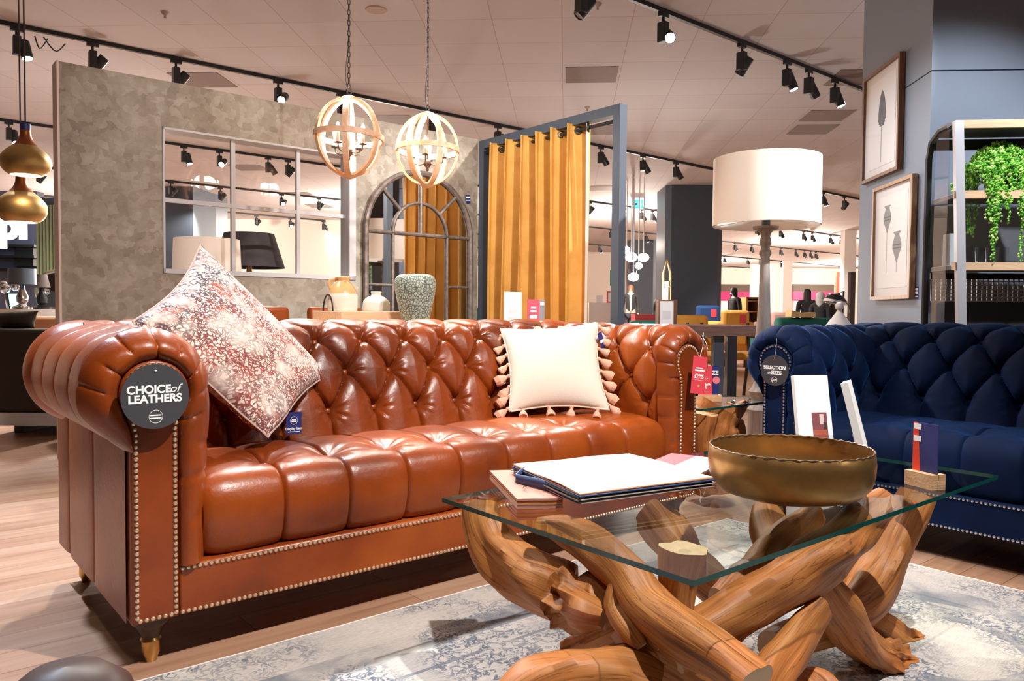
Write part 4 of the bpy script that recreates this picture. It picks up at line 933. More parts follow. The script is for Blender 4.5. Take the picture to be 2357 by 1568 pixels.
# ------------------------------------------------------------------ orb pendants
ORBWOOD = wood_mat('limed_wood', (.72, .40, .22), (.82, .58, .42), 5, (6, 6, 6), .5)
BULB = emis('warm_bulb', (1, .86, .70), 60); IRON = mat('dark_iron', (.045, .032, .028), .45, .6); CANDLE = mat('candle_sleeve', (.8, .74, .66), .6)
def orb(px, py, wpx, label, yaw, ring_tilt):
    c = pv(px, py, 1.9); Y = c[1]; R = wpx / 2 * Y / FPX * .93
    root = thing('orb_pendant', label, 'pendant light', c, yaw, group=None)
    zt, zb_ = R * 1.19, -R * 1.19
    cage = MB()
    for k in range(3):
        a = PI * k / 3; e = []
        for t in np.linspace(0, 2 * PI, 48, endpoint=False): e.append((R * math.sin(t), R * 1.16 * math.cos(t)))
        P = []
        for r_, z_ in e:
            n_ = Vector((r_ / R, 0, z_ / (R * 1.16))); n_.normalize(); row = []
            for (dn, dw) in ((-.007, -.0155), (.007, -.0155), (.007, .0155), (-.007, .0155)):
                x = r_ + n_.x * dn; row.append((x * math.cos(a) - dw * math.sin(a), x * math.sin(a) + dw * math.cos(a), z_ + n_.z * dn))
            P.append(row)
        MB().grid(np.array(P), wu=True, wv=True).build('hoop', ORBWOOD, root, smooth=30)
    P = []
    for t in np.linspace(0, 2 * PI, 64, endpoint=False):
        P.append([((R * 1.02 + d) * math.cos(t), (R * 1.02 + d) * math.sin(t), z + ring_tilt * math.cos(t) * R) for d, z in ((-.0065, -.0150), (.0065, -.0150), (.0065, .0150), (-.0065, .0150))])
    MB().grid(np.array(P), wu=True, wv=True).build('equator_hoop', ORBWOOD, root, smooth=30)
    for s, nm in ((1, 'top_boss'), (-1, 'bottom_boss')):
        MB().lathe([(1e-4, s * R * 1.1), (.045, s * R * 1.1), (.047, s * R * 1.16), (.03, s * R * 1.22), (.012, s * R * 1.26), (1e-4, s * R * 1.265)], n=20).build(nm, ORBWOOD, root)
    st = MB().tube([(0, 0, R * 1.12), (0, 0, -.075)], .0055, 8); st.ball((0, 0, -.08), (.022, .022, .026), 14, 10); st.ball((0, 0, -.115), (.009, .009, .012), 10, 8)
    hub = st.build('candelabra', IRON, root)
    for k in range(4):
        a = PI / 2 * k + .5; r_ = R * .52; d = np.array([math.cos(a), math.sin(a)])
        pts_, _ = spline([(d[0] * .015, d[1] * .015, -.08), (d[0] * r_ * .5, d[1] * r_ * .5, -.088), (d[0] * r_ * .9, d[1] * r_ * .9, -.078), (d[0] * r_, d[1] * r_, -.05)], 14)
        MB().tube(pts_, .0038, 6).build('arm', IRON, hub)
        MB().lathe([(1e-4, -.05), (.02, -.048), (.022, -.044), (1e-4, -.044)], (d[0] * r_, d[1] * r_, 0), 16).build('drip_cup', IRON, hub)
        MB().lathe([(.0095, -.044), (.0095, .008), (1e-4, .008)], (d[0] * r_, d[1] * r_, 0), 12).build('candle_tube', CANDLE, hub)
        MB().lathe([(1e-4, .008), (.008, .01), (.0135, .028), (.010, .045), (.003, .062), (1e-4, .064)], (d[0] * r_, d[1] * r_, 0), 12).build('bulb', BULB, hub)
    ch = MB(); z = R * 1.26; top = ZC - c[2]; i = 0
    ch.tube([(.016 * math.cos(t), 0, z + .02 + .016 * math.sin(t)) for t in np.linspace(0, 2 * PI, 16, endpoint=False)], .0026, 5, closed=True); z += .034
    while z < top - .03:
        w, h_ = .0075, .019
        pts = [(w * math.cos(t), 0, h_ * math.sin(t)) for t in np.linspace(0, 2 * PI, 10, endpoint=False)]
        if i % 2: pts = [(0, x, zz_) for x, _, zz_ in pts]
        ch.tube([(x, y_, zz_ + z + h_ - .004) for x, y_, zz_ in pts], .002, 4, closed=True); z += 2 * h_ - .010; i += 1
    ch.build('chain', IRON, root)
    pts_, _ = spline([(0, .004, R * 1.2), (-.016, .006, R * 1.26 + .12), (.004, .008, R * 1.26 + .34), (.0, .008, top * .7), (0, .004, top)], 30)
    MB().tube(pts_, .0022, 5).build('flex', IRON, root)
    MB().lathe([(1e-4, top - .03), (.02, top - .03), (.055, top - .008), (.055, top), (1e-4, top)], n=20).build('ceiling_rose', IRON, root)
    for k in range(2):
        l = bpy.data.lights.new('candle_glow', 'POINT'); l.energy = 6; l.color = (1, .8, .6); l.shadow_soft_size = .05
        lo = bpy.data.objects.new('candle_glow', l); COL.objects.link(lo); lo.parent = root; lo.location = ((-.03, .03)[k], 0, .04)
    return root
orb(803, 316, 162, 'left globe pendant of limed wood hoops around four lit candle bulbs', .62, -.05)
orb(984, 345, 148, 'right globe pendant of limed wood hoops around four lit candle bulbs', 1.05, -.03)
# brass onion pendants at the far left
def onion(px, y0, y1, w, Y, label):
    c = aty(px, y1, Y); h_ = (y1 - y0) * Y / FPX; r = w / 2 * Y / FPX
    root = thing('onion_pendant', label, 'pendant light', c)
    pr = [(.62 * r, 0), (.80 * r, .06 * h_), (.95 * r, .16 * h_), (r, .28 * h_), (.95 * r, .40 * h_), (.78 * r, .52 * h_), (.52 * r, .63 * h_), (.33 * r, .74 * h_), (.23 * r, .86 * h_), (.19 * r, 1.0 * h_), (1e-4, 1.005 * h_)]
    q, _ = spline([(a, 0, b) for a, b in pr], 40); pr = [(max(a, 1e-4), b) for a, _, b in q]
    k = int(len(pr) * .62)
    MB().lathe(pr[:k + 1], n=48).build('brass_shade', mat('brushed_brass', (.46, .31, .12), .48, .9), root, smooth=60)
    MB().lathe(pr[k:], n=48).build('copper_neck', mat('aged_copper', (.30, .10, .035), .4, .9), root, smooth=60)
    MB().lathe([(r * a * .97, b) for a, b in ((.62, .002), (.80, .06 * h_), (.92, .18 * h_), (.9, .4 * h_))], n=48).build('white_lining', mat('shade_inside', (.85, .75, .6), .6, emit=(1, .85, .65), estr=1.5), root)
    MB().tube([(0, 0, h_), (0, 0, ZC - c[2])], .006, 6).build('cord', mat('cord', (.06, .04, .035), .7), root)
    l = bpy.data.lights.new('pendant_or_fill_bulb', 'POINT'); l.energy = 8; l.color = (1, .85, .65); l.shadow_soft_size = .04
    lo = bpy.data.objects.new('pendant_or_fill_bulb', l); COL.objects.link(lo); lo.parent = root; lo.location = (0, 0, .08)
    return root
o1 = onion(60, 300, 404, 104, 5.6, 'upper of two brass onion shaped pendants at the far left')
z1 = o1.location.z
MB().lathe([(.03, 0), (.036, .06), (.036, .075), (.03, .08), (1e-4, .08)], (0, 0, (404 - 312) * 5.6 / FPX), 16).build('price_sleeve', NAVY, o1, label='navy paper sleeve')
onion(50, 405, 512, 104, 5.9, 'lower of two brass onion shaped pendants at the far left')
# ------------------------------------------------------------------ arched mirror on the partition
mL, mR = touv(pv(843, 560, 2.97))[0], touv(pv(1083, 560, 2.97))[0]; mT = touv(pv(960, 397, 2.97))[2]; mw = (mR - mL) / 2
mir = thing('arched_mirror', 'arched window mirror with brown metal bars on the mottled partition wall', 'mirror', uv((mL + mR) / 2, 2.985, 0), RZ)
MFR = mat('brown_iron', (.13, .105, .09), .5, .4, noise=(30, (.2, .16, .14), .4, .6))
zs = mT - mw; z0 = .35
arch = lambda r, n=40: [(r * math.cos(a), zs + r * math.sin(a)) for a in np.linspace(0, PI, n)]
poly = [(-mw + .01, z0), (mw - .01, z0)] + arch(mw - .01)
MB().prism(poly, -.004, .004, f=lambda a, b, d: (a, d, b)).build('mirror_glass', MIRROR, mir, smooth=0)
ring = [(mw, z0)] + arch(mw) + [(-mw, z0)]
mb = MB(); mb.tube([(a, -.012, b) for a, b in ring], .021, 8); mb.tube([(-mw, -.012, z0), (mw, -.012, z0)], .02, 8); mb.build('outer_frame', MFR, mir)
rows = [touv(pv(960, 540, 2.97))[2], touv(pv(1010, 660, 2.97))[2] + .0]
bars = MB(); ri = mw * .52
bars.tube([(ri * math.cos(a), -.012, rows[0] + ri * .98 * math.sin(a)) for a in np.linspace(0, PI, 30)], .012, 8)
for s in (-1, 1):
    bars.tube([(s * ri, -.012, rows[0]), (s * ri, -.012, z0)], .012, 8)
    bars.tube([(s * ri * .72, -.012, rows[0] + ri * .7), (s * mw * .72, -.012, zs + mw * .70)], .012, 8)
bars.tube([(0, -.012, rows[0]), (0, -.012, mT)], .012, 8)
bars.tube([(-mw, -.012, rows[0]), (mw, -.012, rows[0])], .014, 8)
for s in (-1, 1): bars.tube([(s * mw, -.012, rows[1]), (s * ri, -.012, rows[1])], .010, 8)
bars.build('glazing_bars', MFR, mir)
c4 = [pv(*q, 2.985) for q in ((1073, 449), (1083, 449), (1083, 468), (1073, 468))]
card('display_tag', c4, NAVY, 'tiny navy tag stuck to the partition right of the arched mirror', 'tag', [], [(.05, .62, .95, .8, WTXT), (.05, .3, .95, .42, WTXT)])
# ------------------------------------------------------------------ curtain frame and curtain
FU = 3.262
frz = touv(pu(1437, 239, FU))[2]; fv0 = touv(pu(1424, 500, FU))[1]; fv1 = 2.965
cf = thing('curtain_stand', 'tall slate painted metal frame standing at right angles to the partition', 'display frame', uv(FU, 0), RZ)
t = .032
MB().box((-t, fv0 - t, 0), (t, fv0 + t, frz)).build('post', SLATE, cf, smooth=0)
MB().box((-t, fv1 - t, 0), (t, fv1 + t - .002, frz)).build('post', SLATE, cf, smooth=0)
MB().box((-t, fv0 + t + .001, frz - 2 * t), (t, fv1 - t - .001, frz)).build('top_rail', SLATE, cf, smooth=0)
MB().box((-t, fv0 + t + .001, 0), (t, fv1 - t - .001, 2 * t)).build('bottom_rail', SLATE, cf, smooth=0)
pz = touv(pu(1240, 323, FU))[2]
MB().tube([(0, fv0 + t - .01, pz), (0, fv1 - t + .01, pz)], .013, 12).build('curtain_pole', BLACK, cf)
cva, cvb = touv(pu(1352, 500, FU))[1], touv(pu(1140, 500, FU))[1]
GOLD = mat('mustard_velvet', (.62, .315, .06), .7, sheen=.5, sheen_tint=(1, .75, .35), noise=(7, (.54, .255, .04), .4, .65), sheen_rough=.4)
cur = thing('curtain', 'mustard velvet eyelet curtain hanging in the slate frame', 'curtain', uv(FU, 0), RZ)
nf = 6.0; n_ = 260; m_ = 40; P = np.zeros((n_, m_, 3)); ztop = pz + .045
for i in range(n_):
    s = i / (n_ - 1)
    for j in range(m_):
        h = j / (m_ - 1); z = ztop - (ztop - .03) * h
        ph = 2 * PI * nf * s + .25 * math.sin(3 * s + 2 * h)
        amp = .074 * (1 - .15 * math.sin(5 * s + 1)) * (1 + .12 * h)
        P[i, j] = (amp * math.sin(ph) + .008 * math.sin(2.2 * ph + 3 * h), cva + (cvb - cva) * s + .018 * math.sin(2 * ph) * (1 - .2 * h) + .01 * math.sin(7 * s + 2.5 * h), z)
co = MB().grid(P).build('cloth', GOLD, cur, smooth=80); sd = co.modifiers.new('thick', 'SOLIDIFY'); sd.thickness = .004
for k in range(int(nf * 2)):
    s = (k + .03) / (nf * 2); i = int(s * (n_ - 1)); p = P[i, 0]; tn = Vector(P[min(i + 2, n_ - 1), 0] - P[max(i - 2, 0), 0]); nr = Vector((tn.y, -tn.x, 0)).normalized()
    q = nr.to_track_quat('Z', 'Y').to_matrix().to_4x4(); q.translation = Vector((0, float(P[i, 0, 1]), pz))
    MB().lathe([(.017, -.006), (.028, -.006), (.030, 0), (.028, .006), (.017, .006), (.017, -.006)], n=18, M=q).build('eyelet', BLACK, cur)
mb = MB(); mb.grid(np.array([[(x - .002 - .012 * k + P[0, j, 0] * 0 + P[0, j, 0], P[0, j, 1] - .004, P[0, j, 2]) for k in (0, 1, 2)] for j, x in [(j, 0) for j in range(m_)]])); mb.build('lining_edge', mat('white_lining_cloth', (.8, .76, .72), .8), cur, label='white lining edge')
# ------------------------------------------------------------------ framed prints on the column
def picture(tl, tr, br, bl, art, label, fcol):
    n = -GP; off = KC - .004 * GP
    Q = [atp(*q, KC - .03 * GP, GP) for q in (tl, tr, br, bl)]
    ys = [kloc(q) for q in Q]; y0 = .5 * (ys[1][1] + ys[2][1]); y1 = .5 * (ys[0][1] + ys[3][1]); z1 = .5 * (ys[0][2] + ys[1][2]); z0 = .5 * (ys[2][2] + ys[3][2])
    W, Hh = abs(y1 - y0), z1 - z0; cy = (y0 + y1) / 2; cz = (z0 + z1) / 2
    root = thing('framed_print', label, 'picture', KC + cy * GG + np.array([0, 0, cz]), GRZ)
    # local: -x towards the viewer, y along the wall (away), z up
    fb = MB(); w = .022
    for a, b, c, d in ((-W / 2, -Hh / 2, W / 2, -Hh / 2 + w), (-W / 2, Hh / 2 - w, W / 2, Hh / 2), (-W / 2, -Hh / 2 + w, -W / 2 + w, Hh / 2 - w), (W / 2 - w, -Hh / 2 + w, W / 2, Hh / 2 - w)):
        fb.box((-.038, a, b), (-.004, c, d))
    fb.build('frame', fcol, root, smooth=0)
    MB().box((-.02, -W / 2 + w, -Hh / 2 + w), (-.008, W / 2 - w, Hh / 2 - w)).build('mount', mat('mount_board', (.74, .70, .67), .7), root, smooth=0)
    MB().box((-.0215, -W * .36, -Hh * .40), (-.0205, W * .36, Hh * .40)).build('paper', mat('art_paper', (.8, .77, .74), .7), root, smooth=0)
    art(root, W, Hh)
    MB().box((-.031, -W / 2 + w, -Hh / 2 + w), (-.030, W / 2 - w, Hh / 2 - w)).build('glazing', ARGLASS, root, smooth=0)
    return root
INK = mat('grey_ink', (.14, .14, .145), .8); INK2 = mat('pale_grey_ink', (.27, .275, .27), .8)
def face(a, b, d): return (-.0216 - d, -a, b)
def feather(root, W, Hh):
    h = Hh * .36; pts = []
    L = [(0, 1.02), (.03, .93), (.06, .82), (.085, .66), (.10, .5), (.108, .34), (.112, .2), (.108, .08), (.115, .0), (.09, -.04), (.10, -.1), (.06, -.13), (.07, -.2), (.02, -.2)]
    r = random.Random(4); right = []
    for a, b in L: right.append((a * W * .95 + r.uniform(-.002, .002), h * (.05 + .75 * b)))
    left = [(-a * .85, b) for a, b in right[::-1]]
    MB().prism(right + left, 0, .0004, f=face).build('feather_vane', INK, root, smooth=0)
    MB().prism([(-.003, -h), (.002, -h), (.004, -.1 * h), (.001, .3 * h), (-.003, -.1 * h)], .0004, .0008, f=face).build('feather_quill', INK2, root, smooth=0)
def poppies(root, W, Hh):
    for x, zc_, s, zb_ in ((-.07 * W / .5, .13 * Hh / .7, 1, -.27), (.06 * W / .5, -.05 * Hh / .7, 1.1, -.27)):
        k = W * .10 * s; q = Hh * .18 * s
        pod = [(0.05 * k, -q * .62), (.5 * k, -q * .3), (k, .0), (1.0 * k, q * .2), (.55 * k, q * .52), (.5 * k, q * .6), (.85 * k, q * .68), (.7 * k, q * .72)]
        poly = [(x + a, zc_ + b) for a, b in pod] + [(x - a, zc_ + b) for a, b in pod[::-1]]
        MB().prism(poly, 0, .0004, f=face).build('seed_head', INK2, root, smooth=0)
        mb = MB(); mb.prism([(x - .002, Hh * zb_), (x + .002, Hh * zb_), (x + .002, zc_ - q * .6), (x - .002, zc_ - q * .6)], 0, .0005, f=face)
        for zz_ in (-.02, .12): mb.prism([(x - k * .95, zc_ + q * zz_), (x + k * .95, zc_ + q * zz_), (x + k * .9, zc_ + q * (zz_ + .06)), (x - k * .9, zc_ + q * (zz_ + .06))], .0004, .0007, f=face)
        mb.build('stem_lines', INK, root, smooth=0)
WALNUT = wood_mat('walnut_frame', (.22, .10, .045), (.13, .055, .025), 6, (8, 8, 1)); OAKF = wood_mat('oak_frame', (.42, .25, .14), (.30, .17, .09), 6, (8, 8, 1))
picture((1987, 187), (2072, 119), (2070, 389), (1986, 424), feather, 'upper framed print of a grey feather on the slate column', WALNUT)
picture((2011, 432), (2101, 404), (2096, 688), (2005, 690), poppies, 'lower framed print of two grey seed heads on the slate column', OAKF)
c4 = [atp(*q, KC - .002 * GP, GP) for q in ((2103, 660), (2114, 658), (2113, 690), (2103, 690))]
card('display_tag', c4, NAVY, 'small navy tag on the column right of the lower seed head print', 'tag', [], [(.1, .72, .95, .88, WTXT), (.1, .45, .95, .62, WTXT), (.1, .2, .95, .3, WTXT)])
# ------------------------------------------------------------------ shelf unit
SY = 3.98
def sk(px, py, Y=SY): return aty(px, py, Y)
s0 = sk(2196, 284); ztop_ = s0[2]; xl = float(s0[0])
sh = thing('shelf_unit', 'black metal and oak ladder shelf unit in front of the slate wall', 'shelf unit', (xl, SY, 0), GRZ * 1.5)
ZA = [sk(2280, 284)[2], sk(2280, 446)[2], sk(2280, 611)[2], .35]
SW, SD = 1.25, .27
OAK = wood_mat('oak_shelf', (.60, .40, .25), (.50, .31, .18), 5, (1, 9, 9)); PGREY = mat('pale_grey_metal', (.50, .48, .50), .4, .3)
for i, z in enumerate(ZA):
    b = MB().box((.01, .012, z - .022), (SW, SD - .02, z - .001)).build('shelf_board', mat('shade_toned_board', (.03, .03, .03), .6), sh, smooth=0)  # board coloured near black for the shade on each shelf underside
    MB().box((.01, -.002, z - .026), (SW, .0115, z + .022 - .008)).build('oak_edge', OAK, b, smooth=0)
    MB().box((.01, .012, z - .001), (SW, SD - .021, z + .001)).build('oak_top', OAK, b, smooth=0)
for x in (0, SW):
    dx = .035 if x == 0 else 0
    lg = MB(); tX = float(sk(2216, 284)[0] - xl); lo_ = sk(2212, 742), sk(2231, 742)
    for (za, zb_, xa, xb) in ((0, ztop_ + .012, float(lo_[0][0] - xl) + .01, 0.0),):
        w = .042
        lg._add([(x + xa, -.012, za), (x + xa + w, -.012, za), (x + xa + w, .02, za), (x + xa, .02, za), (x + xb, -.012, zb_), (x + xb + w, -.012, zb_), (x + xb + w, .02, zb_), (x + xb, .02, zb_)],
                [(0, 3, 2, 1), (4, 5, 6, 7), (0, 1, 5, 4), (1, 2, 6, 5), (2, 3, 7, 6), (3, 0, 4, 7)])
    lg.build('front_leg', PGREY, sh, smooth=0, label='pale grey front upright')
    MB().tube([(x - .02, SD - .03, 0), (x - .02, SD - .03, ztop_ - .14), (x - .015, SD - .05, ztop_ - .05), (x + .0, SD - .12, ztop_ - .0), (x + .01, SD - .2, ztop_ + .004)], .018, 8).build('rear_leg', BLACK, sh)
    MB().box((x - .012, .02, .1), (x - .006, SD - .05, ztop_ - .02)).build('side_panel', ACRYL, sh, smooth=0)
mb = MB()
z0, z1 = sk(2280, 694, SY + SD)[2], sk(2280, 640, SY + SD)[2]; nx_ = 46
for k in range(nx_ + 1):
    x = .02 + (SW - .04) * k / nx_; mb.box((x - .004, SD - .012, z0), (x + .004, SD - .008, z1))
for k in range(7):
    z = z0 + (z1 - z0) * k / 6; mb.box((.02, SD - .0125, z - .003), (SW - .02, SD - .0075, z + .003))
mb.build('mesh_back_panel', PGREY, sh, smooth=0)
MB().box((.02, SD - .013, z0 - .5), (SW - .02, SD - .007, z0 - .004)).build('lower_back_panel', mat('dark_back_panel', (.035, .037, .045), .6), sh, smooth=0)
for za_, zb2 in ((sk(2280, 349, SY + SD)[2], ZA[0] - .028), (sk(2280, 644, SY + SD)[2], ZA[2] - .028)):
    MB().box((.012, SD - .016, za_), (SW, SD - .004, zb2)).build('back_rail', mat('dark_rail', (.02, .02, .022), .6), sh, smooth=0)
# hanging plant
pc_ = aty(2300, 430, SY + .12); plant = thing('trailing_plant', 'bushy trailing green string of pearls plant on the middle oak shelf', 'potted plant', (pc_[0], pc_[1], ZA[1] + .0015))
MB().lathe([(1e-4, 0), (.055, 0), (.075, .10), (.078, .11), (.07, .11), (.065, .08), (1e-4, .08)], n=24).build('pot', mat('dark_pot', (.03, .028, .026), .5), plant)
def leafmat():
    m, nt, b = nmat('succulent_green'); tc = N(nt, 'ShaderNodeTexCoord'); n1 = N(nt, 'ShaderNodeTexNoise', Scale=34.0, Detail=2.0); nt.links.new(tc.outputs['Object'], n1.inputs['Vector'])
    r = ramp(nt, [(.3, (.03, .17, .012)), (.46, (.12, .42, .03)), (.6, (.36, .62, .12)), (.74, (.66, .78, .42))]); nt.links.new(n1.outputs['Fac'], r.inputs['Fac']); nt.links.new(r.outputs['Color'], b.inputs['Base Color']); b.inputs['Roughness'].default_value = .45
    return m
LEAF = leafmat(); st, lf_ = MB(), MB(); pr = random.Random(12)
def pearl(p, s):
    s *= pr.uniform(.7, 1.2); v = [(p[0] + a * s, p[1] + b * s, p[2] + c * s) for a, b, c in ((1, 0, 0), (-1, 0, 0), (0, 1, 0), (0, -1, 0), (0, 0, 1.25), (0, 0, -1.25))]
    lf_._add(v, [(0, 2, 4), (2, 1, 4), (1, 3, 4), (3, 0, 4), (2, 0, 5), (1, 2, 5), (3, 1, 5), (0, 3, 5)])
for k in range(150):
    a = pr.uniform(0, 2 * PI); r0 = pr.uniform(.02, .19) ; ln = pr.choice([.08, .12, .2, .28, .35, .42]) * pr.uniform(.7, 1.15)
    if math.sin(a) > .55: ln = min(ln, .10)
    x0, y0 = .05 * math.cos(a), .05 * math.sin(a); x1, y1 = r0 * 1.0 * math.cos(a), r0 * math.sin(a) * .95
    if y1 < -.02 or True: y1 = max(min(y1, .10), -.13)
    zt_ = .11 + .15 * math.sqrt(max(0, 1 - (r0 / .2) ** 2)) + pr.uniform(-.02, .02)
    ctrl = [(x0, y0, .09), (x1 * .7, y1 * .7, zt_), (x1 * 1.05, y1 * 1.05, zt_ - .05)]
    if math.hypot(x1, y1) > .09 or y1 < -.04:
        yy = y1 * 1.12 if y1 > 0 else min(y1 * 1.1, -.140); 
        ctrl += [(x1 * 1.15 + pr.uniform(-.02, .02), yy, zt_ - .05 - ln * .5), (x1 * 1.15 + pr.uniform(-.03, .03), yy, zt_ - .05 - ln)]
    pts_, q = spline(ctrl, 26); st.tube(pts_, .0014, 4)
    for p in pts_[4:]:
        for _ in range(3): pearl(p + np.array([pr.uniform(-.011, .011) for _ in range(3)]), .0072)
for ln, dx in ((.62, .05), (.50, .02), (.46, -.10), (.52, .12), (.5, .09)):
    pts_, q = spline([(dx * .5, -.05, .1), (dx, -.11, .17), (dx * 1.1, -.148, .05), (dx * 1.1 + .01, -.148, .1 - ln * .5), (dx * 1.15, -.148, .12 - ln)], 60); st.tube(pts_, .0014, 4)
    for p in pts_[6:]:
        for _ in range(2): pearl(p + np.array([pr.uniform(-.008, .008) for _ in range(3)]), .0068)
st.build('stems', mat('stem_green', (.06, .16, .02), .6), plant); l_ = lf_.build('leaves', LEAF, plant, smooth=0); l_['kind'] = 'stuff'
# glasses on the lower shelf
for k, px in enumerate((2236, 2259, 2283, 2306)):
    p = aty(px, 603, SY + .12); g = MB().lathe([(1e-4, 0), (.028, 0), (.033, .10), (.031, .10), (.027, .006), (1e-4, .006)], n=20).build('tumbler', ACRYL, None, loc=(p[0], p[1], ZA[2] + .0015))
    tag(g, ['first', 'second', 'third', 'fourth'][k] + ' cut glass tumbler from the left on the lower oak shelf', 'glass', 'tumblers on the oak shelf')
p = aty(2184, 603, SY + .14); tag(MB().box((-.035, -.035, 0), (.035, .035, .17)).build('glass_vase', mat('smoky_glass', (.45, .52, .56), .15, spec=.6), None, loc=(p[0] + .02, p[1], ZA[2] + .0015)), 'square smoky glass vase at the left end of the lower oak shelf', 'vase')
# ------------------------------------------------------------------ table behind the leather sofa
DV = 1.75; TZ = .765
ct = thing('console_table', 'long pale oak table behind the leather sofa', 'table', uv(1.85, DV), RZ)
MB().box((-.75, -.36, TZ - .04), (1.2, .32, TZ)).build('table_top', PALEWOOD, ct, bevel=.004)
for x in (-.7, 1.15):
    for y in (-.31, .27): MB().box((x - .03, y - .03, 0), (x + .03, y + .03, TZ - .04)).build('leg', PALEWOOD, ct, smooth=0)
def on_table(px, v=DV): p = pv(px, 720, v); return np.array([p[0], p[1], TZ]), p[1] / FPX
# tray
a0 = touv(pv(752, 722, DV))[0]; a1 = touv(pv(934, 722, DV))[0]; tz = touv(pv(850, 717, DV))[2]
tr = thing('wooden_tray', 'rough pale wooden tray with looped iron handles under the jug and white vase', 'tray', uv((a0 + a1) / 2, DV, TZ), RZ)
mb = MB(); w = (a1 - a0) / 2; mb.box((-w, -.16, 0.001), (w, .16, tz - TZ)); mb.build('tray_block', wood_mat('rough_pale_wood', (.72, .50, .33), (.58, .36, .2), 5, (1, 14, 14)), tr, bevel=.004)
for s in (-1, 1):
    MB().tube([(s * w * .97 - .0, .04 * 0 + .055 * math.cos(t), tz - TZ - .01 + .095 * math.sin(t)) for t in np.linspace(0, PI, 18)], .0045, 6).build('handle', IRON, tr)
def vessel(px, ytop, ybot, prof, name, label, cat, m, z0, v=DV, n=40, bump=None):
    p = pv(px, 700, v); Y = p[1]; s = Y / FPX
    root = thing(name, label, cat, (p[0], p[1], z0))
    top = float(pv(px, ytop, v)[2]); H_ = top - z0
    pr = [(max(r * s, 1e-4), H_ * z) for r, z in prof]
    return root, pr, s, H_
JUGT = mat('honey_glaze', (.62, .34, .14), .2, coat=.5, noise=(5, (.70, .44, .22), .4, .7)); STONEW = mat('cream_glaze', (.74, .69, .60), .25, coat=.4)
jr, pr, s, H_ = vessel(789, 637, 716, [(0, 0), (30, 0), (33, .05), (34, .3), (33, .48), (28, .65), (20, .8), (15.5, .86), (15, .90), (17, .93), (17, .99), (14, 1.0), (11, 1.0), (11, .8), (0, .8)], 'stoneware_jug', 'two tone stoneware jug with a honey glazed neck on the wooden tray', 'jug', None, tz + .0008)
q, _ = spline([(a, 0, b) for a, b in pr], 70); pr2 = [(max(a, 1e-4), b) for a, _, b in q]; k = next(i for i, p in enumerate(pr2) if p[1] > H_ * .5)
MB().lathe(pr2[:k + 1], n=40).build('cream_body', STONEW, jr, smooth=60); MB().lathe(pr2[k:], n=40).build('glazed_neck', JUGT, jr, smooth=60)
hx = -1; pts_, _ = spline([(-15 * s, 0, H_ * .90), (-27 * s, 0, H_ * .90), (-31 * s, 0, H_ * .78), (-27 * s, 0, H_ * .64), (-24 * s, 0, H_ * .60)], 18); MB().tube(pts_, .0095, 8).build('handle', JUGT, jr)
vr, pr, s, H_ = vessel(866, 672, 716, [(0, 0), (28, 0), (31, .06), (31, .3), (29, .52), (21, .70), (12.5, .80), (11.5, .9), (12.5, .99), (10, 1), (9, .8), (0, .75)], 'vase', 'small squat white vase on the wooden tray', 'vase', None, tz + .0008)
q, _ = spline([(a, 0, b) for a, b in pr], 60); MB().lathe([(max(a, 1e-4), b) for a, _, b in q], n=40).build('vase_body', mat('chalk_glaze', (.66, .65, .58), .35), vr, smooth=60)
gr_, pr, s, H_ = vessel(956, 632, 735, [(0, 0), (26, 0), (28, .03), (36, .3), (43, .55), (47.5, .76), (47, .88), (42, .96), (33, 1.0), (28, .99), (28, .9), (0, .7)], 'vase', 'tall pale green vase with a crackled crocodile texture', 'vase', None, TZ + .0005, v=1.46)
q, _ = spline([(a, 0, b) for a, b in pr], 90)
def croc():
    m, nt, b = nmat('celadon_crackle'); tc = N(nt, 'ShaderNodeTexCoord'); v = N(nt, 'ShaderNodeTexVoronoi', Scale=72.0, feature='DISTANCE_TO_EDGE'); nt.links.new(tc.outputs['Object'], v.inputs['Vector'])
    r = ramp(nt, [(.02, (.07, .09, .075)), (.14, (.34, .40, .34)), (.5, (.46, .52, .45))]); nt.links.new(v.outputs['Distance'], r.inputs['Fac']); nt.links.new(r.outputs['Color'], b.inputs['Base Color'])
    bp = N(nt, 'ShaderNodeBump', Strength=.8, Distance=.004); nt.links.new(v.outputs['Distance'], bp.inputs['Height']); nt.links.new(bp.outputs['Normal'], b.inputs['Normal']); b.inputs['Roughness'].default_value = .25; return m
MB().lathe([(max(a, 1e-4), b) for a, _, b in q], n=60).build('vase_body', croc(), gr_, smooth=60)
# two leather chairs beyond the table
def dchair(px0, px1, y, v, label):
    A, B = touv(pv(px0, y, v)), touv(pv(px1, y, v)); w = (B[0] - A[0]) / 2; z = A[2]
    root = thing('dining_chair', label, 'chair', uv((A[0] + B[0]) / 2, v, 0), RZ, group='leather dining chairs at the table behind the sofa')
    MB().box((-w, -.03, .52), (w, .03, z)).build('backrest', LEATHER, root, bevel=.022)
    MB().box((-w * .95, -.46, .42), (w * .95, .02, .50)).build('seat', LEATHER, root, bevel=.03)
    for x in (-w * .8, w * .8):
        for y_ in (-.42, -.01): MB().tube([(x, y_, .43), (x * 1.05, y_, 0)], [.018, .012], 8).build('leg', DARKWOOD, root)
dchair(588, 663, 706, 2.38, 'tan leather dining chair against the partition, seen beside the patterned cushion')
dchair(708, 830, 707, 2.38, 'tan leather dining chair half hidden behind the stoneware jug')
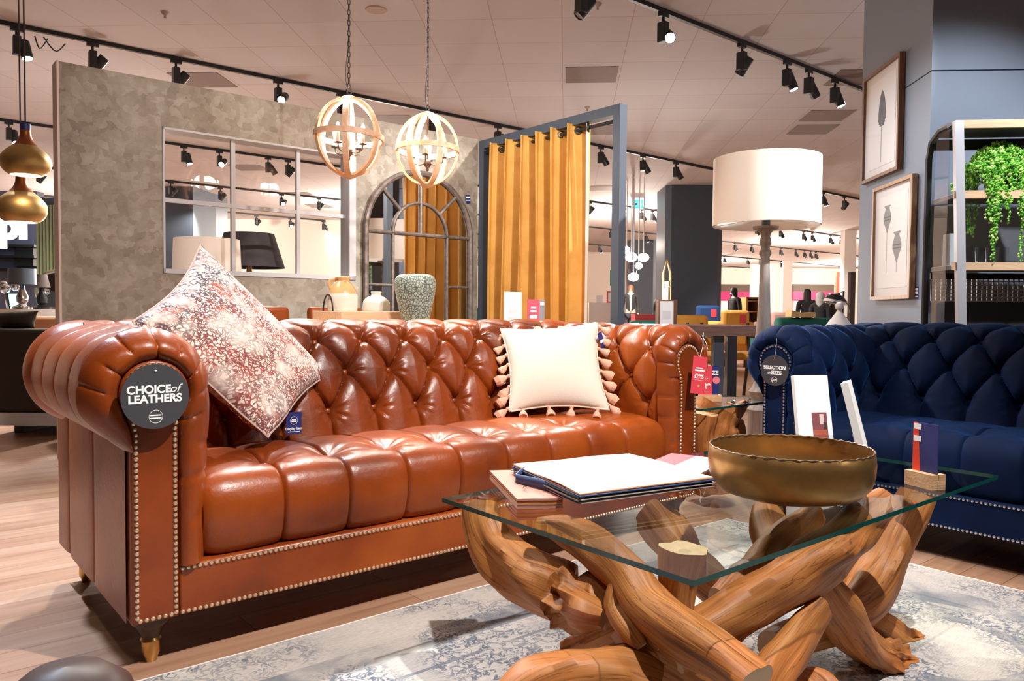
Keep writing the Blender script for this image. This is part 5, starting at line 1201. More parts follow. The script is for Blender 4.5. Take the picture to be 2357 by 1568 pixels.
# cards behind the sofa
def upright(px, v, m, name, label, cat, texts=(), bars=(), stripes=()):
    Q = [pv(*q, v) for q in px]; Q[2] = Q[1] + (Q[2] - Q[1]) * ((TZ + .001 - Q[1][2]) / (Q[2][2] - Q[1][2])); Q[3] = Q[0] + (Q[3] - Q[0]) * ((TZ + .001 - Q[0][2]) / (Q[3][2] - Q[0][2])); return card(name, Q, m, label, cat, texts, bars, stripes=stripes, thick=.002)
GREYP = mat('grey_print', (.5, .48, .48), .6)
upright(((1147, 673), (1187, 671), (1198, 740), (1158, 741)), 1.48, WHITE, 'leaflet', 'white leaflet standing behind the sofa in front of the mustard curtain', 'leaflet', [], [(.25, .4, .75, .5, GREYP), (.2, .22, .8, .3, GREYP)])
upright(((1206, 690), (1237, 690), (1241, 742), (1212, 742)), 1.48, RED, 'price_card', 'red price card standing beside the white leaflet behind the sofa', 'price card', [], [(.3, .68, .7, .74, WTXT), (.25, .55, .75, .61, WTXT), (.2, .32, .8, .44, WTXT)])
upright(((1237, 690), (1248, 691), (1252, 742), (1241, 742)), 1.49, mat('grey_card', (.16, .17, .2), .5), 'price_card', 'narrow grey card directly behind the red price card at the curtain', 'price card', [], [(.1, .8, .9, .9, WTXT)])
# ------------------------------------------------------------------ lamps beyond the partition window
def table_lamp(px, y0, y1, wt, wb, Y, zbase, m, label, lin, name='table_lamp', bm_=None, stand=.0):
    p = aty(px, y1, Y); s = Y / FPX; zt_, zb_ = float(aty(px, y0, Y)[2]), float(p[2]); root = thing(name, label, 'lamp', (p[0], p[1], zbase))
    MB().lathe([(wb / 2 * s, zb_ - zbase), (wt / 2 * s, zt_ - zbase), (wt / 2 * s - .006, zt_ - zbase), (wb / 2 * s - .006, zb_ - zbase)], n=48).build('lamp_shade', m, root, smooth=40)
    h_ = zb_ - zbase
    MB().lathe([(1e-4, 0), (.09, 0), (.09, .02), (.03, .05), (.05, h_ * .3), (.055, h_ * .5), (.025, h_ * .8), (.02, h_ + .02), (.02, h_ + .06), (1e-4, h_ + .06)], n=24).build('base', bm_ or BRASS, root)
    return root
table_lamp(477, 551, 634, 143, 150, 5.3, .76, mat('blush_shade', (.80, .64, .55), .8, emit=(1, .75, .6), estr=.25), 'table lamp with a pale blush drum shade seen through the partition window', None)
table_lamp(574, 538, 616, 110, 158, 5.9, .76, mat('charcoal_shade', (.05, .038, .04), .8), 'table lamp with a dark charcoal tapered shade seen through the partition window', None)
sb = thing('sideboard', 'low dark sideboard carrying the two lamps beyond the partition window', 'sideboard', aty(540, 700, 5.75) * np.array([1, 1, 0]), RZ)
MB().box((-.62, -.35, .1), (.7, .45, .758)).build('cabinet_body', DARKWOOD, sb, smooth=0)
for x in (-.55, .6): MB().box((x - .03, -.3, 0), (x + .03, .4, .1)).build('leg', DARKWOOD, sb, smooth=0)
# ------------------------------------------------------------------ ceiling fittings
VENTM = mat('brown_vent', (.17, .13, .12), .7)
def vent(px, py, label):
    p = atz(px, py, ZC); l = Matrix.Rotation(-GRZ, 3, 'Z') @ Vector((p[0] - g0[0], p[1] - g0[1], 0)); 
    return tag(MB().box((-.27, -.27, -.006), (.27, .27, -.0005)).build('ceiling_vent', VENTM, None, smooth=0, loc=(p[0], p[1], ZC), rz=GRZ), label, 'air vent', 'square brown ceiling vents')
for px, py, lb in ((1361, 172, 'square brown ceiling vent above the right post of the curtain frame'), (468, 184, 'square brown ceiling vent above the left end of the partition'), (905, 278, 'square brown ceiling vent behind the right globe pendant'),
                   (1903, 266, 'farther of two square brown vents left of the feather print'), (1870, 298, 'nearer of two square brown vents left of the feather print'), (1975, 178, 'square brown vent cut off by the slate column'), (1385, 299, 'brown vent seen between the curtain and the right post'),
                   (1390, 433, 'small far brown vent right of the curtain, above the second rail'), (690, 447, 'brown vent seen through the top right window pane'), (735, 474, 'far brown vent behind a spotlight in the right window pane'), (575, 386, 'brown vent seen in the middle top window pane')):
    vent(px, py, lb)
GRILLE = mat('speaker_grille', (.44, .33, .31), .8)
p = atz(866, 22, ZC); tag(MB().lathe([(1e-4, -.008), (.085, -.008), (.09, -.001), (1e-4, -.0005)], n=40).build('ceiling_speaker', GRILLE, None, loc=p), 'round flush ceiling speaker between the two globe pendants', 'speaker')
for px, py, lb in ((380, 28, 'small ceiling sprinkler above the left end of the partition'), (1376, 8, 'small ceiling sprinkler at the top right of the curtain frame'), (1352, 246, 'tiny ceiling sprinkler above the curtain rail')):
    p = atz(px, py, ZC); tag(MB().lathe([(1e-4, -.055), (.012, -.05), (.008, -.03), (.03, -.012), (.035, -.001), (1e-4, -.0005)], n=16).build('sprinkler', GRILLE, None, loc=p), lb, 'sprinkler')
# ------------------------------------------------------------------ lighting rails and spotlights
RAILV = {0: -1.72, 1: 2.27, 2: 6.2, 3: 10.35, 4: 13.95, 5: 17.9, 6: 22.0}
RZC = ZC - .05
RN = {1: 'nearest', 2: 'second', 3: 'third', 4: 'fourth', 5: 'fifth', 6: 'sixth'}
for k, v in RAILV.items():
    u0, u1 = {0: (-4, 6), 1: (-6, 9.5), 2: (-8, 26), 3: (-8, 34), 4: (-6, 40), 5: (-4, 46), 6: (0, 44)}[k]
    tag(MB().box((u0, -.018, -.018), (u1, .018, .018)).build('lighting_rail', BLACK, None, smooth=0, loc=uv(0, v, RZC + .03), rz=RZ), ('black ceiling lighting rail over the camera, out of frame' if k == 0 else f'black ceiling lighting rail, {RN[k]} of the parallel rails from the viewer'), 'lighting rail', 'parallel ceiling lighting rails')
SPOTM = mat('black_spotlight', (.014, .017, .02), .4)
def make_head(lit):
    root = thing('track_spotlight', '', 'spotlight')
    MB().box((-.05, -.017, -.03), (.05, .017, 0)).build('rail_adapter', SPOTM, root, smooth=0)
    MB().lathe([(.012, -.03), (.012, -.075), (1e-4, -.075)], n=10).build('swivel', SPOTM, root)
    MB().box((-.032, -.04, -.235), (.032, .04, -.072)).build('driver_box', SPOTM, root, bevel=.006)
    hd = MB().lathe([(1e-4, .085), (.040, .085), (.046, .078), (.048, -.075), (.046, -.085), (.041, -.085), (.036, -.04), (1e-4, -.035)], n=20).build('lamp_head', SPOTM, root)
    MB().lathe([(1e-4, -.079), (.041, -.079)], n=18).build('lens', LENS if lit else LENSOFF, hd)
    return root
HEAD = {}
def spot(k, px, lit, face, drop=0):
    """face: (azimuth in uv, tilt from straight down) for the lamp head"""
    q = None; lo, hi = -5.0, 50.0
    v = RAILV[k]
    def proj_x(u):
        d = uv(u, v, RZC) - _C; zf = d @ _F; a = d @ _R / zf; b = d @ _U / zf
        return CX + FPX * (a * math.cos(ROLL) + b * math.sin(ROLL)) if zf > .1 else -1e5
    for _ in range(50):
        mid = (lo + hi) / 2
        if proj_x(mid) < px: lo = mid
        else: hi = mid
    if lit not in HEAD: o = make_head(lit); HEAD[lit] = o
    else: o = copy_tree(HEAD[lit])
    o.location = tuple(uv(lo, v, RZC + .012)); o.rotation_euler = (0, 0, RZ)
    az, ti = face
    side = Vector((math.cos(az), math.sin(az), 0))
    for c in o.children:
        if c.name.startswith('lamp_head'):
            q_ = Vector((math.cos(az) * math.sin(ti), math.sin(az) * math.sin(ti), -math.cos(ti)))
            c.rotation_euler = (-q_).to_track_quat('Z', 'Y').to_euler(); c.location = tuple(Vector((.062, 0, -.165)) + q_ * .02)
    o['u'] = lo; return o
ORD = ['first', 'second', 'third', 'fourth', 'fifth', 'sixth', 'seventh', 'eighth', 'ninth', 'tenth', 'eleventh', 'twelfth', 'thirteenth', 'fourteenth']
A_ = {'d': (-1.2, .35), 'c': (-2.3, .9), 'l': (2.6, .7), 'r': (-.3, .6), 'b': (1.6, .7), 's': (-2.25, 1.05)}
HEADS = {
    1: [(1338, 0, 'l'), (1527, 1, 's'), (1708, 0, 'b'), (1812, 1, 'd'), (1862, 0, 'r'), (1922, 1, 'd')],
    2: [(38, 1, 'd'), (213, 0, 'l'), (405, 0, 'l'), (640, 1, 's'), (785, 1, 'l'), (992, 0, 'b'), (1146, 0, 'l'), (1383, 0, 'r'), (1480, 0, 'r'), (1556, 1, 'r'), (1895, 1, 'd'), (1944, 0, 'l')],
    3: [(20, 1, 'd'), (423, 1, 'd'), (505, 1, 's'), (617, 0, 'r'), (663, 0, 'l'), (1358, 0, 'l'), (1477, 0, 'r'), (1502, 1, 'r'), (1742, 0, 'r'), (1797, 1, 'r'), (1850, 0, 'r'), (1870, 1, 'r'), (1912, 0, 'r'), (1936, 0, 'r')],
    4: [(88, 1, 'l'), (393, 1, 'l'), (507, 1, 'l'), (648, 1, 's'), (734, 1, 'l'), (1405, 0, 'r'), (1487, 1, 'd'), (1525, 0, 'd'), (1692, 1, 'd'), (1730, 0, 'd'), (1797, 0, 'd'), (1832, 1, 'r'), (1852, 0, 'd'), (1866, 1, 'r'), (1878, 0, 'r')],
    5: [(503, 1, 'l'), (590, 1, 'l'), (668, 1, 's'), (745, 1, 'r'), (804, 1, 'r'), (1380, 1, 'd'), (1667, 1, 'd'), (1721, 0, 'd'), (1749, 0, 'd'), (1797, 0, 'd'), (1820, 0, 'd')],
}
LIT = []
for k, row in HEADS.items():
    for i, (px, lit, f) in enumerate(row):
        o = spot(k, px, lit, A_[f])
        nth = ORD[i] if i < len(ORD) else 'last'
        o['label'] = f'{"lit" if lit else "dark unlit"} black spotlight, {nth} from the left on the {RN[k]} ceiling rail'
        o['group'] = 'spotlights on the ceiling rails'
        if lit: LIT.append((k, o, A_[f]))
# loose cable loops on the second rail
p = uv(LIT[0][1]['u'] if 0 else 0, 0)
qa = atz(78, 76, RZC); mb = MB()
for a, b, c in (((80, 78), (92, 112), (110, 84)), ((100, 80), (128, 118), (150, 96))):
    pts_, _ = spline([atz(*a, RZC) - np.array([0, 0, .02]), atz(*b, RZC - .0) * 0 + aty(b[0], b[1], atz(*a, RZC)[1]), atz(*c, RZC) - np.array([0, 0, .02])], 20); mb.tube(pts_, .006, 5)
tag(mb.build('cable_loop', BLACK, None), 'two slack black cable loops hanging from the rail at the top left', 'cable')
# ------------------------------------------------------------------ far part of the store
def bx(px0, py0, px1, py1, Y, depth, z0=None, z1=None):
    a, b = aty(px0, py1, Y), aty(px1, py0, Y)
    return [(float(a[0]), Y, float(a[2]) if z0 is None else z0), (float(b[0]), Y + depth, float(b[2]) if z1 is None else z1)]
def column(px0, px1, Y, name, ch=.12, depth=1.0):
    x0, x1 = float(aty(px0, 600, Y)[0]), float(aty(px1, 600, Y)[0])
    poly = [(x0 + ch, 0), (x1 - ch, 0), (x1, ch), (x1, depth), (x0, depth), (x0, ch)]
    struct(MB().prism(poly, 0, ZC, f=lambda a, b, d: (a, b + Y, d)).build(name, SLATE, smooth=0))
column(1532, 1664, 15.2, 'column_1', .10)
column(1452, 1512, 26.5, 'column_2', .12)
# slate column seen through the partition window
x0, x1 = float(aty(300, 600, 15.9)[0]), float(aty(445, 600, 15.9)[0]); x2 = float(aty(497, 600, 16.9)[0])
struct(MB().prism([(x0, 15.9), (x1, 15.9), (x2, 16.9), (x2, 17.6), (x0, 17.6)], 0, ZC).build('column_3', SLATE, smooth=0))
# pale walls and bulkheads far behind
def wallbox(name, px0, py0, px1, py1, Y, m, depth=.3, z0=0.0, z1=None):
    lo, hi = bx(px0, py0, px1, py1, Y, depth, z0, z1); struct(MB().box(lo, hi).build(name, m, smooth=0))
wallbox('wall_far_left', 480, 500, 1000, 700, 21.5, WALLC, z1=ZC)
wallbox('wall_far_centre', 1150, 600, 1470, 720, 32, WALLC, z1=ZC)
wallbox('trim_2', 1940, 530, 1972, 760, 23, WALLW, z1=ZC)
wallbox('trim_3', 1800, 640, 1824, 760, 36, WALLW, z1=ZC)
wallbox('trim_4', 1772, 650, 1796, 760, 38, WALLW, z1=ZC)
wallbox('trim_5', 1728, 650, 1748, 760, 39, WALLW, z1=ZC)
PINKL = mat('magenta_fascia', (.6, .008, .09), .5, emit=(1, .02, .10), estr=.6); DKB = mat('dark_fascia', (.09, .065, .045), .6)
for i, (a, b) in enumerate(((1660, 1728), (1826, 1920))):
    r = thing('shop_front', ['dark shop front with a magenta sign band left of the floor lamp, far away', 'dark shop front with a magenta sign band right of the floor lamp, far away'][i], 'shop front', aty((a + b) / 2, 690, 41.5) * np.array([1, 1, 0]))
    lo, hi = bx(a, 655, b, 674, 41.4, .5); o_ = np.array(r.location)
    MB().box(np.array(lo) - o_, np.array(hi) - o_).build('dark_fascia', DKB, r, smooth=0)
    lo, hi = bx(a, 672, b, 692, 41.3, .5); MB().box(np.array(lo) - o_, np.array(hi) - o_).build('sign_band', PINKL, r, smooth=0)
    lo, hi = bx(a, 692, b, 740, 41.4, .5, z0=0); MB().box(np.array(lo) - o_, np.array(hi) - o_).build('white_display', WALLW, r, smooth=0)
lo, hi = bx(1956, 626, 1970, 745, 12, .1, z0=0); tag(MB().box(lo, hi).build('room_divider', DARKWOOD, None, smooth=0), 'tall dark wood panel edge against the left side of the slate column', 'panel')
lo, hi = bx(1925, 626, 1938, 700, 24, .1, z0=0); tag(MB().box(lo, hi).build('display_board', mat('rust_board', (.30, .10, .05), .5), None, smooth=0), 'rust brown board beside the white pillar in the distance', 'panel')
# exit sign
ex = aty(1467, 470, 17.0); es = thing('exit_sign', 'small lit cyan green emergency exit sign hanging right of the frame', 'sign', ex)
MB().box((-.13, 0, -.10), (.13, .03, .10)).build('lit_panel', mat('exit_cyan', (0, .1, .1), .4, emit=(.05, .8, .95), estr=3), es, smooth=0)
mb = MB(); mb.prism([(-.11, .0), (-.06, .05), (-.06, .02), (.0, .02), (.0, -.02), (-.06, -.02), (-.06, -.05)], -.004, -.001, f=lambda a, b, d: (a, d, b)); mb.build('arrow', BLACK, es, smooth=0)
mb = MB(); mb.ball((.06, -.002, .06), .018, 8, 6); mb.prism([(.03, .03), (.07, .04), (.095, .0), (.06, -.08), (.045, -.08), (.055, -.02), (.03, -.03)], -.004, -.001, f=lambda a, b, d: (a, d, b)); mb.build('running_figure', emis('white_glow', (.8, 1, .95), 5), es, smooth=0)
mb = MB(); mb.tube([(-.08, .015, .1), (-.08, .015, ZC - ex[2])], .006, 5); mb.build('suspension_wire', BLACK, es)
# cluster of white pebble pendants
GLOBE = mat('glowing_opal', (.9, .9, .9), .3, emit=(1, .97, .95), estr=4)
for px, py, w, h_, Y, lb in ((1481, 593, 26, 20, 14.0, 'right white pebble glass pendant of the cluster'), (1458, 638, 26, 20, 14.4, 'lowest white pebble glass pendant of the cluster'), (1453, 592, 28, 22, 13.8, 'left white pebble glass pendant of the cluster beside the frame'),
                         (1470, 612, 18, 16, 14.8, 'small rear white pebble glass pendant of the cluster'), (1442, 576, 16, 18, 14.8, 'upper white pebble glass pendant half behind the frame post')):
    c = aty(px, py, Y); s = Y / FPX; r = thing('pebble_pendant', lb, 'pendant light', c, group='white pebble pendants')
    MB().ball((0, 0, 0), (w / 2 * s, w / 2 * s, h_ / 2 * s), 24, 14).build('opal_globe', GLOBE, r)
    MB().tube([(0, 0, h_ / 2 * s - .01), (0, 0, ZC - c[2])], .012, 6).build('cord', WHITE, r)
c = aty(1456, 612, 13.5); s = 13.5 / FPX; r = thing('crystal_chandelier', 'clear glass chandelier in the middle of the white pebble pendants', 'chandelier', c)
MB().lathe([(.02, .1), (.09, .05), (.10, -.05), (.075, -.06), (.07, -.13), (.03, -.15), (1e-4, -.16)], n=14).build('glass_tiers', ACRYL, r, smooth=0)
MB().tube([(0, 0, .1), (0, 0, ZC - c[2])], .01, 6).build('rod', CHROME, r)
# ------------------------------------------------------------------ seating and tables in the distance
def softbox(name, label, cat, px0, py0, px1, py1, Y, depth, m, z0=.15, bev=.05, group=None):
    lo, hi = bx(px0, py0, px1, py1, Y, depth, z0); return lo, hi
def back_sofa(label, px0, px1, py0, Y, m, depth=.9, dims=(.42, .18), cat='sofa', name='sofa', legm=None, tagcol=None):
    a, b = aty(px0, py0, Y), aty(px1, py0, Y); w = float(b[0] - a[0]); top = float(a[2]); root = thing(name, label, cat, ((a[0] + b[0]) / 2, Y, 0))
    MB().box((-w / 2, 0, .12), (w / 2, .2, top)).build('backrest', m, root, bevel=.05)
    MB().box((-w / 2, .19, .12), (w / 2, depth, .42)).build('seat', m, root, bevel=.05)
    for s in (-1, 1): MB().box((s * w / 2 - .09, .02, .12), (s * w / 2 + .09, depth, top * .8)).build('arm', m, root, bevel=.05)
    for x in (-w / 2 + .05, w / 2 - .05):
        for y in (.08, depth - .08): MB().tube([(x, y, .13), (x, y, 0)], .02, 6).build('leg', legm or DARKWOOD, root)
    if tagcol is not None:
        q = aty(*tagcol, Y - .004) - np.array(root.location); MB().box((q[0] - .05, q[1] - .002, q[2] - .08), (q[0] + .05, q[1], q[2] + .06)).build('red_price_tag', RED, root, smooth=0)
    return root
ORANGE = mat('ochre_fabric', (.72, .34, .05), .8, noise=(4, (.62, .27, .035), .4, .7)); TEALG = mat('emerald_velvet', (.005, .14, .11), .7, sheen=.5, sheen_tint=(.1, .7, .55)); BLUEF = mat('cobalt_fabric', (.008, .045, .16), .8); BLUSH = mat('blush_fabric', (.55, .33, .28), .8)
back_sofa('ochre sofa back left of the tall slate column base, beyond the dining table', 1551, 1632, 725, 11.5, ORANGE)
back_sofa('ochre armchair back with a red ticket beyond the dining table, left of the lamp post', 1665, 1727, 714, 12.5, ORANGE, name='armchair', cat='armchair', tagcol=(1710, 733))
back_sofa('cobalt blue armchair back with a red ticket at the foot of the slate column', 1606, 1660, 703, 14.0, BLUEF, name='armchair', cat='armchair', tagcol=(1643, 720))
back_sofa('emerald green sofa back just right of the floor lamp post', 1792, 1955, 731, 9.0, TEALG)
back_sofa('emerald green low sofa behind the right end of the leather sofa', 1452, 1532, 738, 11.0, TEALG)
back_sofa('blush pink sofa back far behind the lamp post', 1778, 1826, 719, 14.0, BLUSH)
back_sofa('emerald green armchair between the slate post and the curtain', 1106, 1150, 654, 7.2, TEALG, name='armchair', cat='armchair')
# open book / yellow cushion on the green sofa
q = aty(1837, 744, 9.1); q[2] = aty(1870, 731, 9.0)[2] + .031; cb_ = thing('cushion', 'pale yellow cushion lying on the emerald sofa back', 'cushion', q)
MB().prism([(-.14, -.03), (-.13, .05), (.0, .02), (.15, .03), (.15, -.03)], -.15, .05, f=lambda a, b, d: (a, d, b)).build('cover', mat('yellow_cushion', (.75, .55, .25), .8), cb_, bevel=.01)
# dining table with yellow chairs
TT = aty(1555, 749, 7.4); TB_ = aty(1840, 749, 7.4); tzt = float(aty(1650, 750, 6.6)[2])
WAL = wood_mat('dark_walnut', (.17, .085, .06), (.11, .05, .035), 5, (1, 9, 9))
dt = thing('dining_table', 'dark walnut dining table with slate legs behind the leather sofa', 'table', aty(1650, 749, 6.6) * np.array([1, 1, 0]), 0)
xa, xb = float(aty(1470, 750, 6.6)[0]) - float(dt.location.x), float(aty(1748, 750, 6.6)[0]) - float(dt.location.x)
MB().box((xa, 0, tzt - .085), (xb, .95, tzt)).build('table_top', WAL, dt, smooth=0)
for px in (1655, 1500): x = float(aty(px, 800, 6.7)[0]) - float(dt.location.x); MB().box((x - .045, .1, 0), (x + .045, .19, tzt - .085)).build('leg', SLATE, dt, smooth=0)
x = float(aty(1735, 800, 6.7)[0]) - float(dt.location.x); MB().box((x - .045, .75, 0), (x + .045, .84, tzt - .085)).build('leg', SLATE, dt, smooth=0)
def yellow_chair(px, Y, rz, label):
    p = aty(px, 800, Y); r = thing('dining_chair', label, 'chair', (p[0], Y, 0), rz, group='yellow dining chairs')
    MB().box((-.24, -.23, .40), (.24, .24, .47)).build('seat', ORANGE, r, bevel=.03)
    MB().box((-.23, .20, .52), (.23, .26, .72)).build('backrest', ORANGE, r, bevel=.03)
    for sx in (-1, 1):
        MB().tube([(sx * .25, .25, .76), (sx * .25, .22, .45), (sx * .24, .30, 0)], .018, 6).build('rear_leg', DARKWOOD, r)
        MB().tube([(sx * .25, -.22, .62), (sx * .25, -.22, .4), (sx * .23, -.24, 0)], .018, 6).build('front_leg', DARKWOOD, r)
        MB().box((sx * .25 - .02, -.23, .61), (sx * .25 + .02, .25, .635)).build('armrest', DARKWOOD, r, smooth=0)
    return r
yellow_chair(1690, 7.85, .12, 'yellow upholstered dining chair under the walnut table, left of the blue sofa')
yellow_chair(1545, 7.85, .1, 'yellow upholstered dining chair behind the slate table leg')
# menu card and lantern
Y = 6.8; Q = [aty(*p, Y) for p in ((1512, 694), (1545, 694), (1550, 750), (1519, 750))]
card('menu_card', Q, WHITE, 'white menu card standing on the walnut dining table', 'card', [], [(.2, .3, .8, .6, mat('faint_print', (.7, .7, .74), .6))], thick=.003)
p = aty(1534, 690, 10.0); s = 10.0 / FPX; ln = thing('lantern', 'tall gold lantern with stacked candles beyond the walnut table', 'lantern', (p[0], p[1], p[2]))
for dx in (-8, 8):
    for dy in (-.04, .04): MB().tube([(dx * s, dy, 0), (dx * s, dy, 60 * s), (0, 0, 92 * s)], .008, 5).build('frame_bar', BRASS, ln)
MB().lathe([(1e-4, 0), (.03, 0), (.03, 28 * s), (1e-4, 28 * s)], n=12).build('candle', CANDLE, ln)
MB().lathe([(1e-4, 30 * s), (.035, 30 * s), (.035, 42 * s), (1e-4, 42 * s)], n=12).build('candle', CANDLE, ln)
pl_ = thing('pedestal', 'narrow dark pedestal carrying the gold lantern', 'pedestal', (p[0], p[1], 0)); MB().box((-.12, -.1, 0), (.12, .1, p[2] - .001)).build('pedestal_block', DARKWOOD, pl_, smooth=0)
# red display counter with small cards
Y = 17.0; lo, hi = bx(1462, 724, 1528, 745, Y, .6, z0=0); tag(MB().box(lo, hi).build('display_counter', mat('red_counter', (.55, .06, .06), .5), None, smooth=0), 'red topped display counter in front of the far slate column', 'counter')
Y = 16.5; lo, hi = bx(1355, 697, 1408, 745, Y, .6, z0=0); tag(MB().box(lo, hi).build('display_counter', WALLW, None, smooth=0), 'white display counter between the curtain and the slate post', 'counter')
ctz = hi[2]; Y = 16.7; Q = [aty(*p_, Y) for p_ in ((1392, 712), (1407, 712), (1407, 738), (1396, 738))]; dz_ = ctz + .001 - min(Q[2][2], Q[3][2]); Q = [q_ + np.array([0, 0, dz_]) for q_ in Q]; card('price_card', Q, RED, 'red sale card on the white counter beside the slate post', 'price card', [], [(.3, .1, .95, .9, WTXT)])
lo, hi = bx(1372, 680, 1388, 738, 16.8, .02, z0=ctz + .001); tag(MB().box(lo, hi).build('framed_photo', mat('pale_photo', (.55, .58, .6), .4), None, smooth=0), 'small pale framed photo on the white counter right of the curtain', 'picture')
lo, hi = bx(1404, 622, 1413, 658, 18, .03); tag(MB().box(lo, hi).build('green_sign', mat('green_sign_board', (.01, .25, .10), .5), None, smooth=0), 'green sign half hidden by the slate frame post', 'sign')
# glass cabinet
Y = 18.0; lo, hi = bx(1719, 684, 1747, 740, Y, .5, z0=0); r = thing('display_cabinet', 'orange brown wooden display cabinet left of the lamp post', 'cabinet', ((lo[0] + hi[0]) / 2, Y, 0)); w = (hi[0] - lo[0]) / 2
OB = mat('honey_wood', (.42, .19, .06), .45)
for a in (-1, 1): MB().box((a * w - .02, 0, 0), (a * w + .02, .5, hi[2])).build('side_panel', OB, r, smooth=0)
MB().box((-w, 0, hi[2] - .04), (w, .5, hi[2])).build('top', OB, r, smooth=0); MB().box((-w, .46, 0), (w, .5, hi[2] - .04)).build('back_panel', mat('cabinet_inside', (.14, .07, .03), .6), r, smooth=0)
for z in (.5, .9, 1.15): MB().box((-w + .02, .0, z), (w - .02, .46, z + .03)).build('shelf', OB, r, smooth=0)
# turned lamp base with a hoop and an angled desk lamp near the column
p = aty(1931, 746, 6.0); s = 6.0 / FPX; r = thing('lamp_base', 'pale cone shaped lamp base with a ball and wire hoop behind the blue sofa', 'lamp', (p[0], p[1], 0)); zt_ = float(p[2])
MB().lathe([(1e-4, 0), (.11, 0), (.11, zt_ - .1), (31 * s, zt_ - .02), (26 * s, zt_), (9 * s, zt_ + 24 * s), (6 * s, zt_ + 28 * s), (5 * s, zt_ + 32 * s), (9 * s, zt_ + 36 * s), (10 * s, zt_ + 42 * s), (7 * s, zt_ + 48 * s), (1e-4, zt_ + 50 * s)], n=28).build('turned_body', mat('limed_cone', (.56, .50, .47), .6), r, smooth=40)
MB().tube([(24 * s * math.cos(t), 0, zt_ + 31 * s + 24 * s * math.sin(t)) for t in np.linspace(0, 2 * PI, 30, endpoint=False)], .003, 5, closed=True).build('wire_hoop', IRON, r)
p = aty(1925, 690, 8.5); s = 8.5 / FPX; r = thing('desk_lamp', 'black angled desk lamp with a white lined shade left of the slate column', 'lamp', p); M_ = Matrix.Rotation(.22, 4, 'Y')
mb = MB(); mb.lathe([(26 * s, -6 * s), (24 * s, 0), (12 * s, 11 * s), (4 * s, 14 * s), (1e-4, 14 * s)], n=28, M=M_); mb.build('shade', BLACK, r)
mb = MB(); mb.lathe([(27 * s, -9 * s), (26.5 * s, -3 * s), (1e-4, -3 * s)], n=28, M=M_); mb.build('white_rim', WHITE, r)
MB().tube([(.02, 0, 13 * s), (.12, .1, .1), (.1, .1, -p[2])], .012, 6).build('stem', BLACK, r)
